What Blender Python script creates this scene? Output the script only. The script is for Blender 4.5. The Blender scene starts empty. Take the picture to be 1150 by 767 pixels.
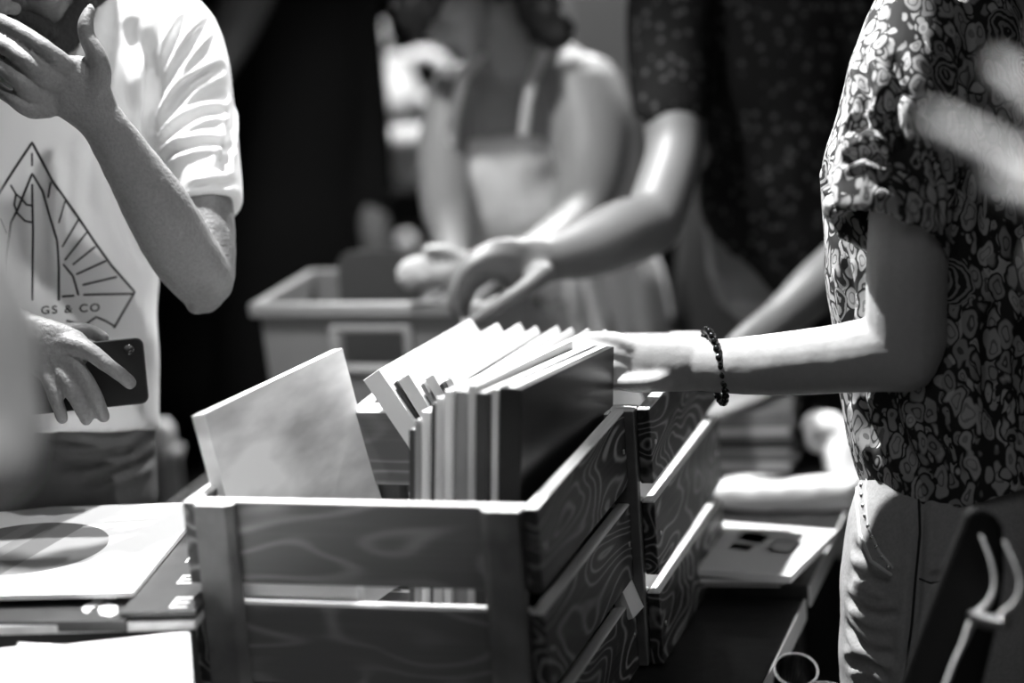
import bpy, bmesh, math, random
import numpy as np
from mathutils import Vector, Matrix, noise
from mathutils.bvhtree import BVHTree

# ------------------------------------------------------------------ camera
F_PX, PITCH, ROLL, CAM_H = 2700.0, math.radians(13), math.radians(4), 1.75
FW = Vector((0, math.cos(PITCH), -math.sin(PITCH)))
_rt = Vector((1, 0, 0)); _up = _rt.cross(FW)
RT = _rt*math.cos(ROLL) - _up*math.sin(ROLL)
UP = _up*math.cos(ROLL) + _rt*math.sin(ROLL)
EYE = Vector((0, 0, CAM_H))
scene = bpy.context.scene
cam_data = bpy.data.cameras.new('camera')
cam = bpy.data.objects.new('camera', cam_data)
scene.collection.objects.link(cam)
cam.matrix_world = Matrix(((RT.x, UP.x, -FW.x, EYE.x), (RT.y, UP.y, -FW.y, EYE.y), (RT.z, UP.z, -FW.z, EYE.z), (0, 0, 0, 1)))
cam_data.sensor_width = 36; cam_data.lens = F_PX*36/1150
cam_data.clip_start = 0.05; cam_data.clip_end = 60
cam_data.dof.use_dof = True
cam_data.dof.focus_distance = 2.68
cam_data.dof.aperture_fstop = 1.5
scene.camera = cam
# ------------------------------------------------------------------ world, light, exposure
scene.view_settings.view_transform = 'Standard'
scene.view_settings.look = 'None'
scene.view_settings.gamma = 1
scene.view_settings.exposure = 0.0
scene.view_settings.use_curve_mapping = False
world = bpy.data.worlds.new('hall_ambient'); scene.world = world
world.use_nodes = True
world.node_tree.nodes['Background'].inputs[0].default_value = (1, 1, 1, 1)
world.node_tree.nodes['Background'].inputs[1].default_value = 0.035

def spot(name, loc, target, power, size_deg, radius, blend=0.3):
    l = bpy.data.lights.new(name, 'SPOT'); l.energy = power; l.spot_size = math.radians(size_deg)
    l.spot_blend = blend; l.shadow_soft_size = radius
    o = bpy.data.objects.new(name, l); scene.collection.objects.link(o)
    o.location = loc
    o.rotation_euler = (Vector(target)-Vector(loc)).to_track_quat('-Z', 'Y').to_euler()
    return o
def area(name, loc, target, power, size):
    l = bpy.data.lights.new(name, 'AREA'); l.energy = power; l.size = size
    o = bpy.data.objects.new(name, l); scene.collection.objects.link(o)
    o.location = loc
    o.rotation_euler = (Vector(target)-Vector(loc)).to_track_quat('-Z', 'Y').to_euler()
    return o
spot('table_spotlight', (-0.50, 3.25, 3.0), (0.10, 2.45, 1.0), 640, 56, 0.04)
spot('side_spotlight', (0.75, 5.3, 3.1), (0.10, 3.65, 1.35), 700, 32, 0.06)
spot('camisole_fill', (-0.7, 2.5, 3.2), (0.05, 3.75, 1.15), 190, 30, 0.06)  # added front fill for the pale top and skirt, no real fixture
spot('left_spotlight', (0.35, 1.9, 3.2), (-0.50, 2.65, 1.25), 85, 34, 0.05)
spot('near_hand_fill', (0.75, 1.25, 3.2), (0.30, 1.32, 1.45), 300, 22, 0.05)  # added narrow spot that only brightens the near raised hand
spot('left_sleeve_fill', (0.35, 1.45, 3.2), (-0.42, 1.72, 1.3), 60, 16, 0.05)  # invented source, added to lift the hanging sleeve at the left edge
area('camera_side_fill', (0.2, 0.4, 3.3), (0, 3, 1.0), 5, 1.6)  # added soft fill from the camera side, not a ceiling fixture

# ------------------------------------------------------------------ projection helpers
SHIFT = [0.0]
def W(u, v, d):
    d += SHIFT[0]
    return EYE + (FW + RT*((u-575)/F_PX) - UP*((v-383.5)/F_PX))*d
def on_z(u, v, z):
    r = FW + RT*((u-575)/F_PX) - UP*((v-383.5)/F_PX)
    return EYE + r*((z-CAM_H)/r.z)
def depth_of(p): return (Vector(p)-EYE).dot(FW)

# ------------------------------------------------------------------ materials
MATS = {}
def new_mat(name):
    m = bpy.data.materials.new(name); m.use_nodes = True
    nt = m.node_tree; b = nt.nodes['Principled BSDF']
    return m, nt, b
def grey(val, rough=0.6, metal=0.0, bump=0.0, scale=40, var=0.0, spec=0.4, sss=0.0, coat=0.0):
    key = ('g', val, rough, metal, bump, scale, var, spec, sss, coat)
    if key in MATS: return MATS[key]
    m, nt, b = new_mat('grey_surface')
    b.inputs['Base Color'].default_value = (val, val, val, 1)
    b.inputs['Roughness'].default_value = rough
    b.inputs['Metallic'].default_value = metal
    b.inputs['Specular IOR Level'].default_value = spec
    b.inputs['Coat Weight'].default_value = coat
    if sss:
        b.inputs['Subsurface Weight'].default_value = sss
        b.inputs['Subsurface Radius'].default_value = (1, 1, 1)
        b.inputs['Subsurface Scale'].default_value = 0.006
    tc = nt.nodes.new('ShaderNodeTexCoord')
    nz = nt.nodes.new('ShaderNodeTexNoise'); nz.inputs['Scale'].default_value = scale; nz.inputs['Detail'].default_value = 5
    nt.links.new(tc.outputs['Object'], nz.inputs['Vector'])
    if var:
        mr = nt.nodes.new('ShaderNodeMapRange')
        mr.inputs['From Min'].default_value = .3; mr.inputs['From Max'].default_value = .7
        mr.inputs['To Min'].default_value = val*(1-var); mr.inputs['To Max'].default_value = min(1, val*(1+var))
        nt.links.new(nz.outputs['Fac'], mr.inputs['Value'])
        nt.links.new(mr.outputs['Result'], b.inputs['Base Color'])
    if bump:
        bp = nt.nodes.new('ShaderNodeBump'); bp.inputs['Strength'].default_value = bump; bp.inputs['Distance'].default_value = .004
        nt.links.new(nz.outputs['Fac'], bp.inputs['Height']); nt.links.new(bp.outputs['Normal'], b.inputs['Normal'])
    MATS[key] = m
    return m
def math_node(nt, op, a, b=None, c=None):
    n = nt.nodes.new('ShaderNodeMath'); n.operation = op
    for i, x in enumerate((a, b, c)):
        if x is None: continue
        if isinstance(x, (int, float)): n.inputs[i].default_value = x
        else: nt.links.new(x, n.inputs[i])
    return n.outputs[0]
def wood(dark, light, seed=0.0, freq=26, rough=.5):
    """stained pine: growth-ring contour lines; local X is the grain direction"""
    key = ('w', dark, light, seed, freq)
    if key in MATS: return MATS[key]
    m, nt, b = new_mat('stained_wood')
    tc = nt.nodes.new('ShaderNodeTexCoord')
    mp = nt.nodes.new('ShaderNodeMapping'); nt.links.new(tc.outputs['Object'], mp.inputs['Vector'])
    mp.inputs['Scale'].default_value = (1.0, 3.0, 3.4); mp.inputs['Location'].default_value = (seed, seed*1.7, seed*.6)
    n1 = nt.nodes.new('ShaderNodeTexNoise'); n1.inputs['Scale'].default_value = 4.2; n1.inputs['Detail'].default_value = 1.2
    n1.inputs['Distortion'].default_value = .5
    nt.links.new(mp.outputs['Vector'], n1.inputs['Vector'])
    s = math_node(nt, 'SINE', math_node(nt, 'MULTIPLY', n1.outputs['Fac'], freq*6.283))
    s = math_node(nt, 'ADD', math_node(nt, 'MULTIPLY', s, .5), .5)
    s = math_node(nt, 'POWER', s, 5.0)
    n2 = nt.nodes.new('ShaderNodeTexNoise'); n2.inputs['Scale'].default_value = 3; n2.inputs['Detail'].default_value = 3
    nt.links.new(mp.outputs['Vector'], n2.inputs['Vector'])
    mod = nt.nodes.new('ShaderNodeMapRange'); mod.inputs['From Min'].default_value = .35; mod.inputs['From Max'].default_value = .65
    mod.inputs['To Min'].default_value = .25; mod.inputs['To Max'].default_value = 1
    nt.links.new(n2.outputs['Fac'], mod.inputs['Value'])
    fac = math_node(nt, 'MULTIPLY', s, mod.outputs['Result'])
    mp3 = nt.nodes.new('ShaderNodeMapping'); nt.links.new(tc.outputs['Object'], mp3.inputs['Vector']); mp3.inputs['Scale'].default_value = (6, 160, 160)
    n3 = nt.nodes.new('ShaderNodeTexNoise'); n3.inputs['Scale'].default_value = 1; nt.links.new(mp3.outputs['Vector'], n3.inputs['Vector'])
    fac = math_node(nt, 'ADD', fac, math_node(nt, 'MULTIPLY', math_node(nt, 'SUBTRACT', n3.outputs['Fac'], .5), .35))
    mx = nt.nodes.new('ShaderNodeMapRange'); mx.inputs['To Min'].default_value = dark; mx.inputs['To Max'].default_value = light
    nt.links.new(fac, mx.inputs['Value'])
    # pale sawn upper edge of each slat: strong top light put into the colour
    sy = nt.nodes.new('ShaderNodeSeparateXYZ'); nt.links.new(tc.outputs['Object'], sy.inputs[0])
    ed = math_node(nt, 'GREATER_THAN', sy.outputs[1], .0422)
    edge_light = math_node(nt, 'MULTIPLY', ed, math_node(nt, 'ADD', .55, math_node(nt, 'MULTIPLY', n3.outputs['Fac'], .5)))
    keep = math_node(nt, 'MULTIPLY', mx.outputs['Result'], math_node(nt, 'SUBTRACT', 1, ed))
    nt.links.new(math_node(nt, 'ADD', keep, edge_light), b.inputs['Base Color'])
    b.inputs['Roughness'].default_value = rough; b.inputs['Specular IOR Level'].default_value = .5
    MATS[key] = m
    return m
def floral(light, dark):
    m, nt, b = new_mat('floral_fabric')
    tc = nt.nodes.new('ShaderNodeTexCoord')
    nz = nt.nodes.new('ShaderNodeTexNoise'); nz.inputs['Scale'].default_value = 38; nz.inputs['Detail'].default_value = 1.5
    nt.links.new(tc.outputs['Object'], nz.inputs['Vector'])
    add = nt.nodes.new('ShaderNodeVectorMath'); add.operation = 'MULTIPLY_ADD'; add.inputs[1].default_value = (.022, .022, .022)
    nt.links.new(nz.outputs['Color'], add.inputs[0]); nt.links.new(tc.outputs['Object'], add.inputs[2])
    def layer(rot, sc, scale, thr):
        mp = nt.nodes.new('ShaderNodeMapping'); mp.inputs['Rotation'].default_value = rot; mp.inputs['Scale'].default_value = sc
        nt.links.new(add.outputs[0], mp.inputs['Vector'])
        v = nt.nodes.new('ShaderNodeTexVoronoi'); v.inputs['Scale'].default_value = scale
        nt.links.new(mp.outputs['Vector'], v.inputs['Vector'])
        inside = nt.nodes.new('ShaderNodeMapRange'); inside.inputs['From Min'].default_value = thr; inside.inputs['From Max'].default_value = thr-.06
        nt.links.new(v.outputs['Distance'], inside.inputs['Value'])
        halo = math_node(nt, 'LESS_THAN', v.outputs['Distance'], thr+.07)
        line = math_node(nt, 'LESS_THAN', math_node(nt, 'ABSOLUTE', math_node(nt, 'SUBTRACT', v.outputs['Distance'], thr*.5)), .035)
        sp = nt.nodes.new('ShaderNodeSeparateColor'); nt.links.new(v.outputs['Color'], sp.inputs[0])
        tone = math_node(nt, 'ADD', .5, math_node(nt, 'MULTIPLY', sp.outputs[0], .5))
        val = math_node(nt, 'MULTIPLY', inside.outputs['Result'], math_node(nt, 'SUBTRACT', tone, math_node(nt, 'MULTIPLY', line, .45)))
        return val, halo
    A, hA = layer((.3, .2, .5), (1, 1, .5), 54, .46)
    B, hB = layer((.2, 1.2, .1), (1, 1, .45), 52, .50)
    C, hC = layer((.1, -.9, .4), (1, 1, .6), 70, .46)
    big = nt.nodes.new('ShaderNodeTexVoronoi'); big.inputs['Scale'].default_value = 15; nt.links.new(add.outputs[0], big.inputs['Vector'])
    n2 = nt.nodes.new('ShaderNodeTexNoise'); n2.inputs['Scale'].default_value = 60; nt.links.new(tc.outputs['Object'], n2.inputs['Vector'])
    wob = math_node(nt, 'ADD', big.outputs['Distance'], math_node(nt, 'MULTIPLY', n2.outputs['Fac'], .16))
    ring = math_node(nt, 'GREATER_THAN', math_node(nt, 'SINE', math_node(nt, 'MULTIPLY', wob, 70)), .1)
    sb = nt.nodes.new('ShaderNodeSeparateColor'); nt.links.new(big.outputs['Color'], sb.inputs[0])
    rose = math_node(nt, 'MULTIPLY', math_node(nt, 'GREATER_THAN', sb.outputs[1], .78), math_node(nt, 'LESS_THAN', wob, .50))
    def over(top, halo, under):
        return math_node(nt, 'ADD', top, math_node(nt, 'MULTIPLY', under, math_node(nt, 'SUBTRACT', 1, halo)))
    f = over(B, hB, C); f = over(A, hA, f)
    f = over(math_node(nt, 'MULTIPLY', math_node(nt, 'MULTIPLY', ring, rose), .55), rose, f)
    mr = nt.nodes.new('ShaderNodeMapRange'); mr.inputs['To Min'].default_value = dark; mr.inputs['To Max'].default_value = light
    nt.links.new(f, mr.inputs['Value']); nt.links.new(mr.outputs['Result'], b.inputs['Base Color'])
    b.inputs['Roughness'].default_value = .75; b.inputs['Specular IOR Level'].default_value = .25
    return m
def glass_mat():
    m, nt, b = new_mat('clear_glass')
    b.inputs['Transmission Weight'].default_value = 1; b.inputs['Roughness'].default_value = .03
    b.inputs['IOR'].default_value = 1.45; b.inputs['Base Color'].default_value = (.9, .9, .9, 1)
    return m
def striped_cover(base, disc, stripe):
    """white sleeve with a printed disc crossed by diagonal bands (object coordinates: sleeve plane = XY, centre at origin)"""
    m, nt, b = new_mat('disc_print_cover')
    tc = nt.nodes.new('ShaderNodeTexCoord'); sx = nt.nodes.new('ShaderNodeSeparateXYZ'); nt.links.new(tc.outputs['Object'], sx.inputs[0])
    x, y, z = sx.outputs
    r = math_node(nt, 'SQRT', math_node(nt, 'ADD', math_node(nt, 'POWER', math_node(nt, 'SUBTRACT', x, -.012), 2), math_node(nt, 'POWER', y, 2)))
    ind = math_node(nt, 'LESS_THAN', r, .094)
    top = math_node(nt, 'GREATER_THAN', z, 0)
    ind = math_node(nt, 'MULTIPLY', ind, top)
    d = math_node(nt, 'ADD', x, math_node(nt, 'MULTIPLY', y, -.25))
    b1 = math_node(nt, 'MULTIPLY', math_node(nt, 'GREATER_THAN', d, -.022), math_node(nt, 'LESS_THAN', d, .014))
    b2 = math_node(nt, 'MULTIPLY', math_node(nt, 'GREATER_THAN', d, -.062), math_node(nt, 'LESS_THAN', d, -.042))
    b3 = math_node(nt, 'GREATER_THAN', d, .014)
    val = math_node(nt, 'SUBTRACT', disc, math_node(nt, 'MULTIPLY', b1, .05))
    val = math_node(nt, 'ADD', val, math_node(nt, 'MULTIPLY', b3, .06))
    val = math_node(nt, 'ADD', val, math_node(nt, 'MULTIPLY', b2, .06))
    mixv = math_node(nt, 'ADD', math_node(nt, 'MULTIPLY', ind, val), math_node(nt, 'MULTIPLY', math_node(nt, 'SUBTRACT', 1, ind), base))
    nt.links.new(mixv, b.inputs['Base Color']); b.inputs['Roughness'].default_value = .45
    return m
SKIN = grey(.36, .5, bump=.25, scale=120, var=.12, sss=.15)
SKIN_DARK = grey(.17, .5, bump=.3, scale=260, var=.12, sss=.1)

# ------------------------------------------------------------------ object helpers
def link(o, parent=None):
    scene.collection.objects.link(o)
    if parent is not None:
        o.parent = parent
    return o
def tag(o, label, cat, group=None):
    o['label'] = label; o['category'] = cat
    if group: o['group'] = group
    return o
def empty(name, loc=(0, 0, 0), label=None, cat=None, group=None, rot=None):
    o = bpy.data.objects.new(name, None); link(o); o.location = loc; o.empty_display_size = .05
    if rot is not None: o.rotation_euler = rot
    if label: tag(o, label, cat, group)
    return o
def finish(name, bm, mat, parent=None, smooth=True, bevel=0, world_space=True):
    me = bpy.data.meshes.new(name)
    bmesh.ops.recalc_face_normals(bm, faces=bm.faces)
    bm.to_mesh(me); bm.free()
    o = bpy.data.objects.new(name, me)
    for m in (mat if isinstance(mat, (list, tuple)) else [mat]): me.materials.append(m)
    for p in me.polygons: p.use_smooth = smooth
    link(o, parent)
    if parent is not None and world_space:
        pm = Matrix.LocRotScale(parent.location, parent.rotation_euler, None)
        o.matrix_parent_inverse = pm.inverted()
    if bevel:
        b = o.modifiers.new('bevel', 'BEVEL'); b.width = bevel; b.segments = 2; b.limit_method = 'ANGLE'
    return o
def box_bm(bm, c, ax, ay, az):
    """box with centre c and half-axis vectors"""
    c, ax, ay, az = Vector(c), Vector(ax), Vector(ay), Vector(az)
    vs = [bm.verts.new(c + ax*i + ay*j + az*k) for i in (-1, 1) for j in (-1, 1) for k in (-1, 1)]
    for f in ((0, 1, 3, 2), (4, 6, 7, 5), (0, 4, 5, 1), (2, 3, 7, 6), (0, 2, 6, 4), (1, 5, 7, 3)):
        bm.faces.new([vs[i] for i in f])
def box_obj(name, c, size, mat, parent, xdir=(1, 0, 0), ydir=(0, 1, 0), bevel=.0015):
    """box as an object whose own axes follow xdir/ydir, so wood grain runs along local X"""
    X = Vector(xdir).normalized(); Y = Vector(ydir); Y = (Y - X*Y.dot(X)).normalized(); Z = X.cross(Y)
    bm = bmesh.new(); box_bm(bm, (0, 0, 0), (size[0]/2, 0, 0), (0, size[1]/2, 0), (0, 0, size[2]/2))
    o = finish(name, bm, mat, None, smooth=False, bevel=bevel)
    c = Vector(c)
    M = Matrix(((X.x, Y.x, Z.x, c.x), (X.y, Y.y, Z.y, c.y), (X.z, Y.z, Z.z, c.z), (0, 0, 0, 1)))
    if parent is not None:
        o.parent = parent
        pm = Matrix.LocRotScale(parent.location, parent.rotation_euler, None)
        o.matrix_basis = pm.inverted() @ M
    else: o.matrix_basis = M
    return o
def catmull(P, k, t):
    p0, p1, p2, p3 = P[max(k-1, 0)], P[k], P[k+1], P[min(k+2, len(P)-1)]
    return .5*((2*p1) + (p2-p0)*t + (2*p0-5*p1+4*p2-p3)*t*t + (3*p1-p0-3*p2+p3)*t**3)
def rings_bm(bm, rings, n=20, caps=True, power=2.0):
    """rings: (centre, a-vector, b-vector)"""
    loops = []
    for C, A, B in rings:
        lp = []
        for i in range(n):
            th = 2*math.pi*i/n; c, s = math.cos(th), math.sin(th)
            if power != 2.0:
                c = math.copysign(abs(c)**(2/power), c); s = math.copysign(abs(s)**(2/power), s)
            lp.append(bm.verts.new(C + A*c + B*s))
        loops.append(lp)
    for a, b in zip(loops, loops[1:]):
        for i in range(n):
            j = (i+1) % n; bm.faces.new((a[i], a[j], b[j], b[i]))
    if caps:
        bm.faces.new(loops[0][::-1]); bm.faces.new(loops[-1])
    return loops
def tube(bm, pts, n=20, sub=5, view=None, round_ends=(True, True), power=2.0, caps=True):
    """pts: (Vector p, ra, rb). ra lies across the view direction, rb along it."""
    view = view or FW
    P = [Vector(p[0]) for p in pts]; RA = [p[1] for p in pts]; RB = [p[2] for p in pts]
    C, A, B = [], [], []
    for k in range(len(P)-1):
        for s in range(sub):
            t = s/sub; C.append(catmull(P, k, t)); A.append(catmull(RA, k, t)); B.append(catmull(RB, k, t))
    C.append(P[-1]); A.append(RA[-1]); B.append(RB[-1])
    rings = []
    m = len(C)
    for i in range(m):
        t = (C[min(i+1, m-1)] - C[max(i-1, 0)]).normalized()
        side = t.cross(view)
        if side.length < .05: side = t.cross(UP)
        side.normalize(); dep = side.cross(t).normalized()
        rings.append((C[i], side*max(A[i], 1e-4), dep*max(B[i], 1e-4)))
    def cap(ring, dirn):
        out = []
        c, a, b = ring; r = min(a.length, b.length)
        for q in (30, 55, 75, 88):
            f = math.cos(math.radians(q)); out.append((c + dirn*r*math.sin(math.radians(q)), a*f, b*f))
        return out
    if round_ends[0]:
        t = (C[0]-C[1]).normalized(); rings = cap(rings[0], t)[::-1] + rings
    if round_ends[1]:
        t = (C[-1]-C[-2]).normalized(); rings = rings + cap(rings[-1], t)
    return rings_bm(bm, rings, n, caps, power)
def ptube(bm, pts, **kw):
    """pts: (u, v, depth, ra_px, rb_px) in photograph pixels and metres of depth"""
    tube(bm, [(W(u, v, d), ra*d/F_PX, rb*d/F_PX) for u, v, d, ra, rb in pts], **kw)
def ellipsoid(bm, c, X, Y, Z, seg=20):
    r = bmesh.ops.create_uvsphere(bm, u_segments=seg, v_segments=seg//2, radius=1)
    M = Matrix(((X.x, Y.x, Z.x, c.x), (X.y, Y.y, Z.y, c.y), (X.z, Y.z, Z.z, c.z), (0, 0, 0, 1)))
    bmesh.ops.transform(bm, matrix=M, verts=r['verts'])
def organic(name, bm, mat, parent, voxel=.004, smooth=4, creases=(), noise_amp=0, noise_scale=8, factor=.5):
    """fuse the closed volumes of bm into one continuous skin"""
    me = bpy.data.meshes.new(name + '_volumes'); bmesh.ops.recalc_face_normals(bm, faces=bm.faces); bm.to_mesh(me); bm.free()
    o = bpy.data.objects.new(name + '_volumes', me); scene.collection.objects.link(o)
    r = o.modifiers.new('r', 'REMESH'); r.mode = 'VOXEL'; r.voxel_size = voxel
    s = o.modifiers.new('s', 'SMOOTH'); s.iterations = smooth; s.factor = factor
    dg = bpy.context.evaluated_depsgraph_get(); dg.update()
    out = bpy.data.meshes.new_from_object(o.evaluated_get(dg))
    bpy.data.objects.remove(o); bpy.data.meshes.remove(me)
    out.name = name; out.materials.clear(); out.materials.append(mat)
    n = len(out.vertices)
    co = np.empty(n*3); out.vertices.foreach_get('co', co); co = co.reshape(-1, 3)
    no = np.empty(n*3); out.vertices.foreach_get('normal', no); no = no.reshape(-1, 3)
    disp = np.zeros(n)
    bvh0 = None
    if creases:
        bvh0 = BVHTree.FromPolygons([Vector(c) for c in co], [tuple(p.vertices) for p in out.polygons])
    for poly, width, amp in creases:
        # lay the fold on the cloth surface along the drawn line
        hits = []
        for k in range(len(poly)*6-5):
            q = k/6; i0 = min(int(q), len(poly)-2); p = catmull([Vector(w_) for w_ in poly], i0, q-i0)
            h_ = bvh0.ray_cast(EYE, (p-EYE).normalized(), 6)[0]
            if h_: hits.append(h_)
        if len(hits) < 2: continue
        poly = hits
        P = np.array([tuple(p) for p in poly]); best = np.full(n, 1e9)
        tt = np.zeros(n)
        L = len(P)-1
        for k in range(L):
            a, b = P[k], P[k+1]; ab = b-a
            t = np.clip(((co-a)@ab)/(ab@ab), 0, 1)
            d = np.linalg.norm(co-(a+t[:, None]*ab), axis=1)
            m = d < best; best[m] = d[m]; tt[m] = (k+t[m])/L
        taper = np.clip(np.minimum(tt, 1-tt)*5+.15, 0, 1)
        disp += amp*taper*(np.exp(-(best/width)**2) - .55*np.exp(-((best-1.9*width)/width)**2))
    if noise_amp:
        disp += noise_amp*np.array([noise.noise(Vector(c)*noise_scale) for c in co])
    co = co - no*disp[:, None]
    out.vertices.foreach_set('co', co.ravel())
    for p in out.polygons: p.use_smooth = True
    out.update()
    ob = bpy.data.objects.new(name, out); link(ob, parent)
    if parent is not None:
        ob.matrix_parent_inverse = Matrix.LocRotScale(parent.location, parent.rotation_euler, None).inverted()
    return ob
def pline(pts, d=None):
    return [W(p[0], p[1], p[2] if len(p) > 2 else d) for p in pts]

# ------------------------------------------------------------------ shared frame of tables and crates
YAW = math.radians(-17)
EX = Vector((math.cos(YAW), math.sin(YAW), 0)); EY = Vector((-math.sin(YAW), math.cos(YAW), 0)); EZ = Vector((0, 0, 1))
TABLE_Z = 0.755
RIM = 1.06

# ------------------------------------------------------------------ setting
def plane_struct(name, c, ax, ay, az, mat):
    bm = bmesh.new(); box_bm(bm, c, ax, ay, az); o = finish(name, bm, mat, None, smooth=False); o['kind'] = 'structure'; return o
wallm = grey(.012, .9, bump=.2, scale=6)
plane_struct('floor', (0, 3, -.05), (4, 0, 0), (0, 5, 0), (0, 0, .05), grey(.02, .6, bump=.1, scale=10, var=.3))
plane_struct('wall_back', (0, 8.05, 1.9), (4, 0, 0), (0, .05, 0), (0, 0, 1.9), wallm)
plane_struct('wall_left', (-4.05, 3, 1.9), (.05, 0, 0), (0, 5, 0), (0, 0, 1.9), wallm)
plane_struct('wall_right', (4.05, 3, 1.9), (.05, 0, 0), (0, 5, 0), (0, 0, 1.9), wallm)
plane_struct('ceiling', (0, 3, 3.85), (4, 0, 0), (0, 5, 0), (0, 0, .05), wallm)

# door panel and pale post far behind the middle woman
dc = W(675, 60, 6.2); dc.z = 1.1
plane_struct('door_1', (dc.x, dc.y, 1.1), (.1, 0, 0), (0, .03, 0), (0, 0, 1.1), grey(.5, .7))
tc_ = W(622, 20, 6.15)
plane_struct('trim_1', (tc_.x, tc_.y, 1.1), (.035, 0, 0), (0, .04, 0), (0, 0, 1.1), grey(.9, .7))
spot('door_fill', (dc.x, dc.y-1.2, 3.2), (dc.x, dc.y, 1.6), 70, 40, .1)  # added fill to brighten the door panel and post

# ------------------------------------------------------------------ tables
tabletop = grey(.02, .28, bump=.05, scale=60, var=.4, spec=.5)
edge_mat = grey(.55, .4)
def table(name, label, corner, w, l, z, top_mat, back=True):
    """corner: right-front corner (seen from the camera); extends -EX*w and +EY*l"""
    t = empty(name, (corner.x, corner.y, 0), label, 'table')
    c = corner - EX*(w/2) + EY*(l/2)
    box_obj('tabletop', (c.x, c.y, z-.015), (w, l, .026), top_mat, t, EX, EY, .003)
    for sx in (0, 1):
        p = corner - EX*(w*sx) + EY*(l/2)
        box_obj('edge_strip', (p.x, p.y, z-.0145), (.003, l, .027), edge_mat, t, EX, EY, .0005)
    for sx in (.04, w-.04):
        for sy in (.05, l-.05):
            p = corner - EX*sx + EY*sy
            box_obj('leg', (p.x, p.y, (z-.028)/2), (.04, .04, z-.028), grey(.03, .4), t, EX, EY, .003)
    return t
corner = on_z(905, 660, .765)
fr = Vector((corner.x, corner.y, 0))
table('display_table', 'dark table carrying the two wooden record crates', fr - EY*1.1, .64, 1.09, TABLE_Z, tabletop)
table('display_table', 'dark table behind the crates with the grey plastic bin and record piles', fr + EX*.004, .98, .80, .768, tabletop)
side_c = fr - EX*.65 - EY*1.2
table('side_table', 'dark side table under the white cardboard box of records', side_c, .75, .78, TABLE_Z, tabletop)
# pale edging across the front of the far table
# ------------------------------------------------------------------ crates
def crate(name, label, fr_right, w, l, group, seed, top=RIM):
    """slatted wooden crate; fr_right is the right-front top corner"""
    h = top - TABLE_Z
    base = fr_right - EX*(w/2) + EY*(l/2)
    t = empty(name, (base.x, base.y, TABLE_Z), label, 'crate', group)
    o = Vector((base.x, base.y, 0))
    def P(a, b, z): return o + EX*a + EY*b + EZ*z
    sh = .088; gap = (h-3*sh)/2; th = .015
    k = 0
    for i in range(3):
        zc = top - sh/2 - i*(sh+gap)
        for s in (-1, 1):
            k += 1
            box_obj('slat', P(s*(w/2-th/2), 0, zc), (l, sh, th), wood(.022, .42, seed+k*.37, 15), t, EY, EZ, .002)
            k += 1
            box_obj('slat', P(0, s*(l/2-th/2-.004), zc), (w-2*th-.002, sh, th), wood(.15, .42, seed+k*.37, 6), t, EX, EZ, .002)
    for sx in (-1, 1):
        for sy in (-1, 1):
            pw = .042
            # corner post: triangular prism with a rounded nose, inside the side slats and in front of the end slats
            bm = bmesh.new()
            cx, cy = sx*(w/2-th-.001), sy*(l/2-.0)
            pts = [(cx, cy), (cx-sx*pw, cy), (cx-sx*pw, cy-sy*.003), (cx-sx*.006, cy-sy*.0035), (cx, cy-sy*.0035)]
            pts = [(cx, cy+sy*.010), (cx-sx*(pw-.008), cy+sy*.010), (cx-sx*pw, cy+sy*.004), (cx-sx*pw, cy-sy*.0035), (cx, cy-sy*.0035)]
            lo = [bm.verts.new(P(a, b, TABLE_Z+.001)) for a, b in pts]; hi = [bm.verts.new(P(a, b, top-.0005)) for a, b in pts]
            bm.faces.new(lo); bm.faces.new(hi[::-1]).material_index = 1  # paler top face: light from above put into the post colour
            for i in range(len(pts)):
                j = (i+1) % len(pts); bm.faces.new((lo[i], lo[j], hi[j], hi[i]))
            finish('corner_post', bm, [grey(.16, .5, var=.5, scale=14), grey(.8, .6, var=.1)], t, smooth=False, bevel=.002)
    box_obj('bottom_board', P(0, 0, TABLE_Z+.03), (w-2*th-.004, l-2*th-.012, .01), wood(.03, .1, seed, 5), t, EX, EY)
    # small screws on the side slats near the corners
    for i in range(3):
        for sy in (-1, 1):
            zc = top - sh/2 - i*(sh+gap)
            bm = bmesh.new(); tube(bm, [(P(w/2-.003, sy*(l/2-.02), zc), .003, .003), (P(w/2+.0012, sy*(l/2-.02), zc), .003, .003)], n=10, sub=1, round_ends=(False, False))
            finish('screw', bm, grey(.6, .3, metal=1), t)
    return t, o
FR1 = on_z(603, 571, RIM); FR1.z = 0
FR2 = on_z(729, 459, RIM); FR2.z = 0
W1, L1 = .378, .372
W2, L2 = .352, .366
crate('wooden_crate', 'dark stained slatted crate nearest the camera, holding tilted record sleeves', FR1, W1, L1, 'slatted record crates', 1.3)
crate('wooden_crate', 'dark stained slatted crate behind the nearest one, under the reaching hand', FR2, W2, L2, 'slatted record crates', 7.9)

# ------------------------------------------------------------------ record sleeves
def sleeve(label, p_front, edge, down, thick, mats, group, L=.315, H=.315, name='record_sleeve', cat='record', spine=True):
    """card sleeve: p_front = near top corner, edge = along the top, down = down its side; disc edge shows at the open side"""
    e = Vector(edge).normalized(); dn = Vector(down); dn = (dn - e*dn.dot(e)).normalized(); nrm = e.cross(dn)
    c = Vector(p_front) + e*(L/2) + dn*(H/2)
    t = empty(name, c, label, cat, group)
    cover, inner = mats
    # two card faces joined by a spine on three sides, record peeping out between at the top
    box_obj('cover', c, (L, H, thick), cover, t, e, dn, .0006)
    if thick >= .004:
        box_obj('sleeve_opening', c - dn*(H/2+.0002), (L-.006, .001, thick*.35), inner, t, e, dn, 0)
    return t
white = grey(.9, .45, var=.04, scale=8); offw = grey(.62, .5, var=.1, scale=12); mid = grey(.3, .5, var=.2, scale=12)
dk = grey(.05, .4, var=.4, scale=14); blk = grey(.015, .35); 
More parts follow.
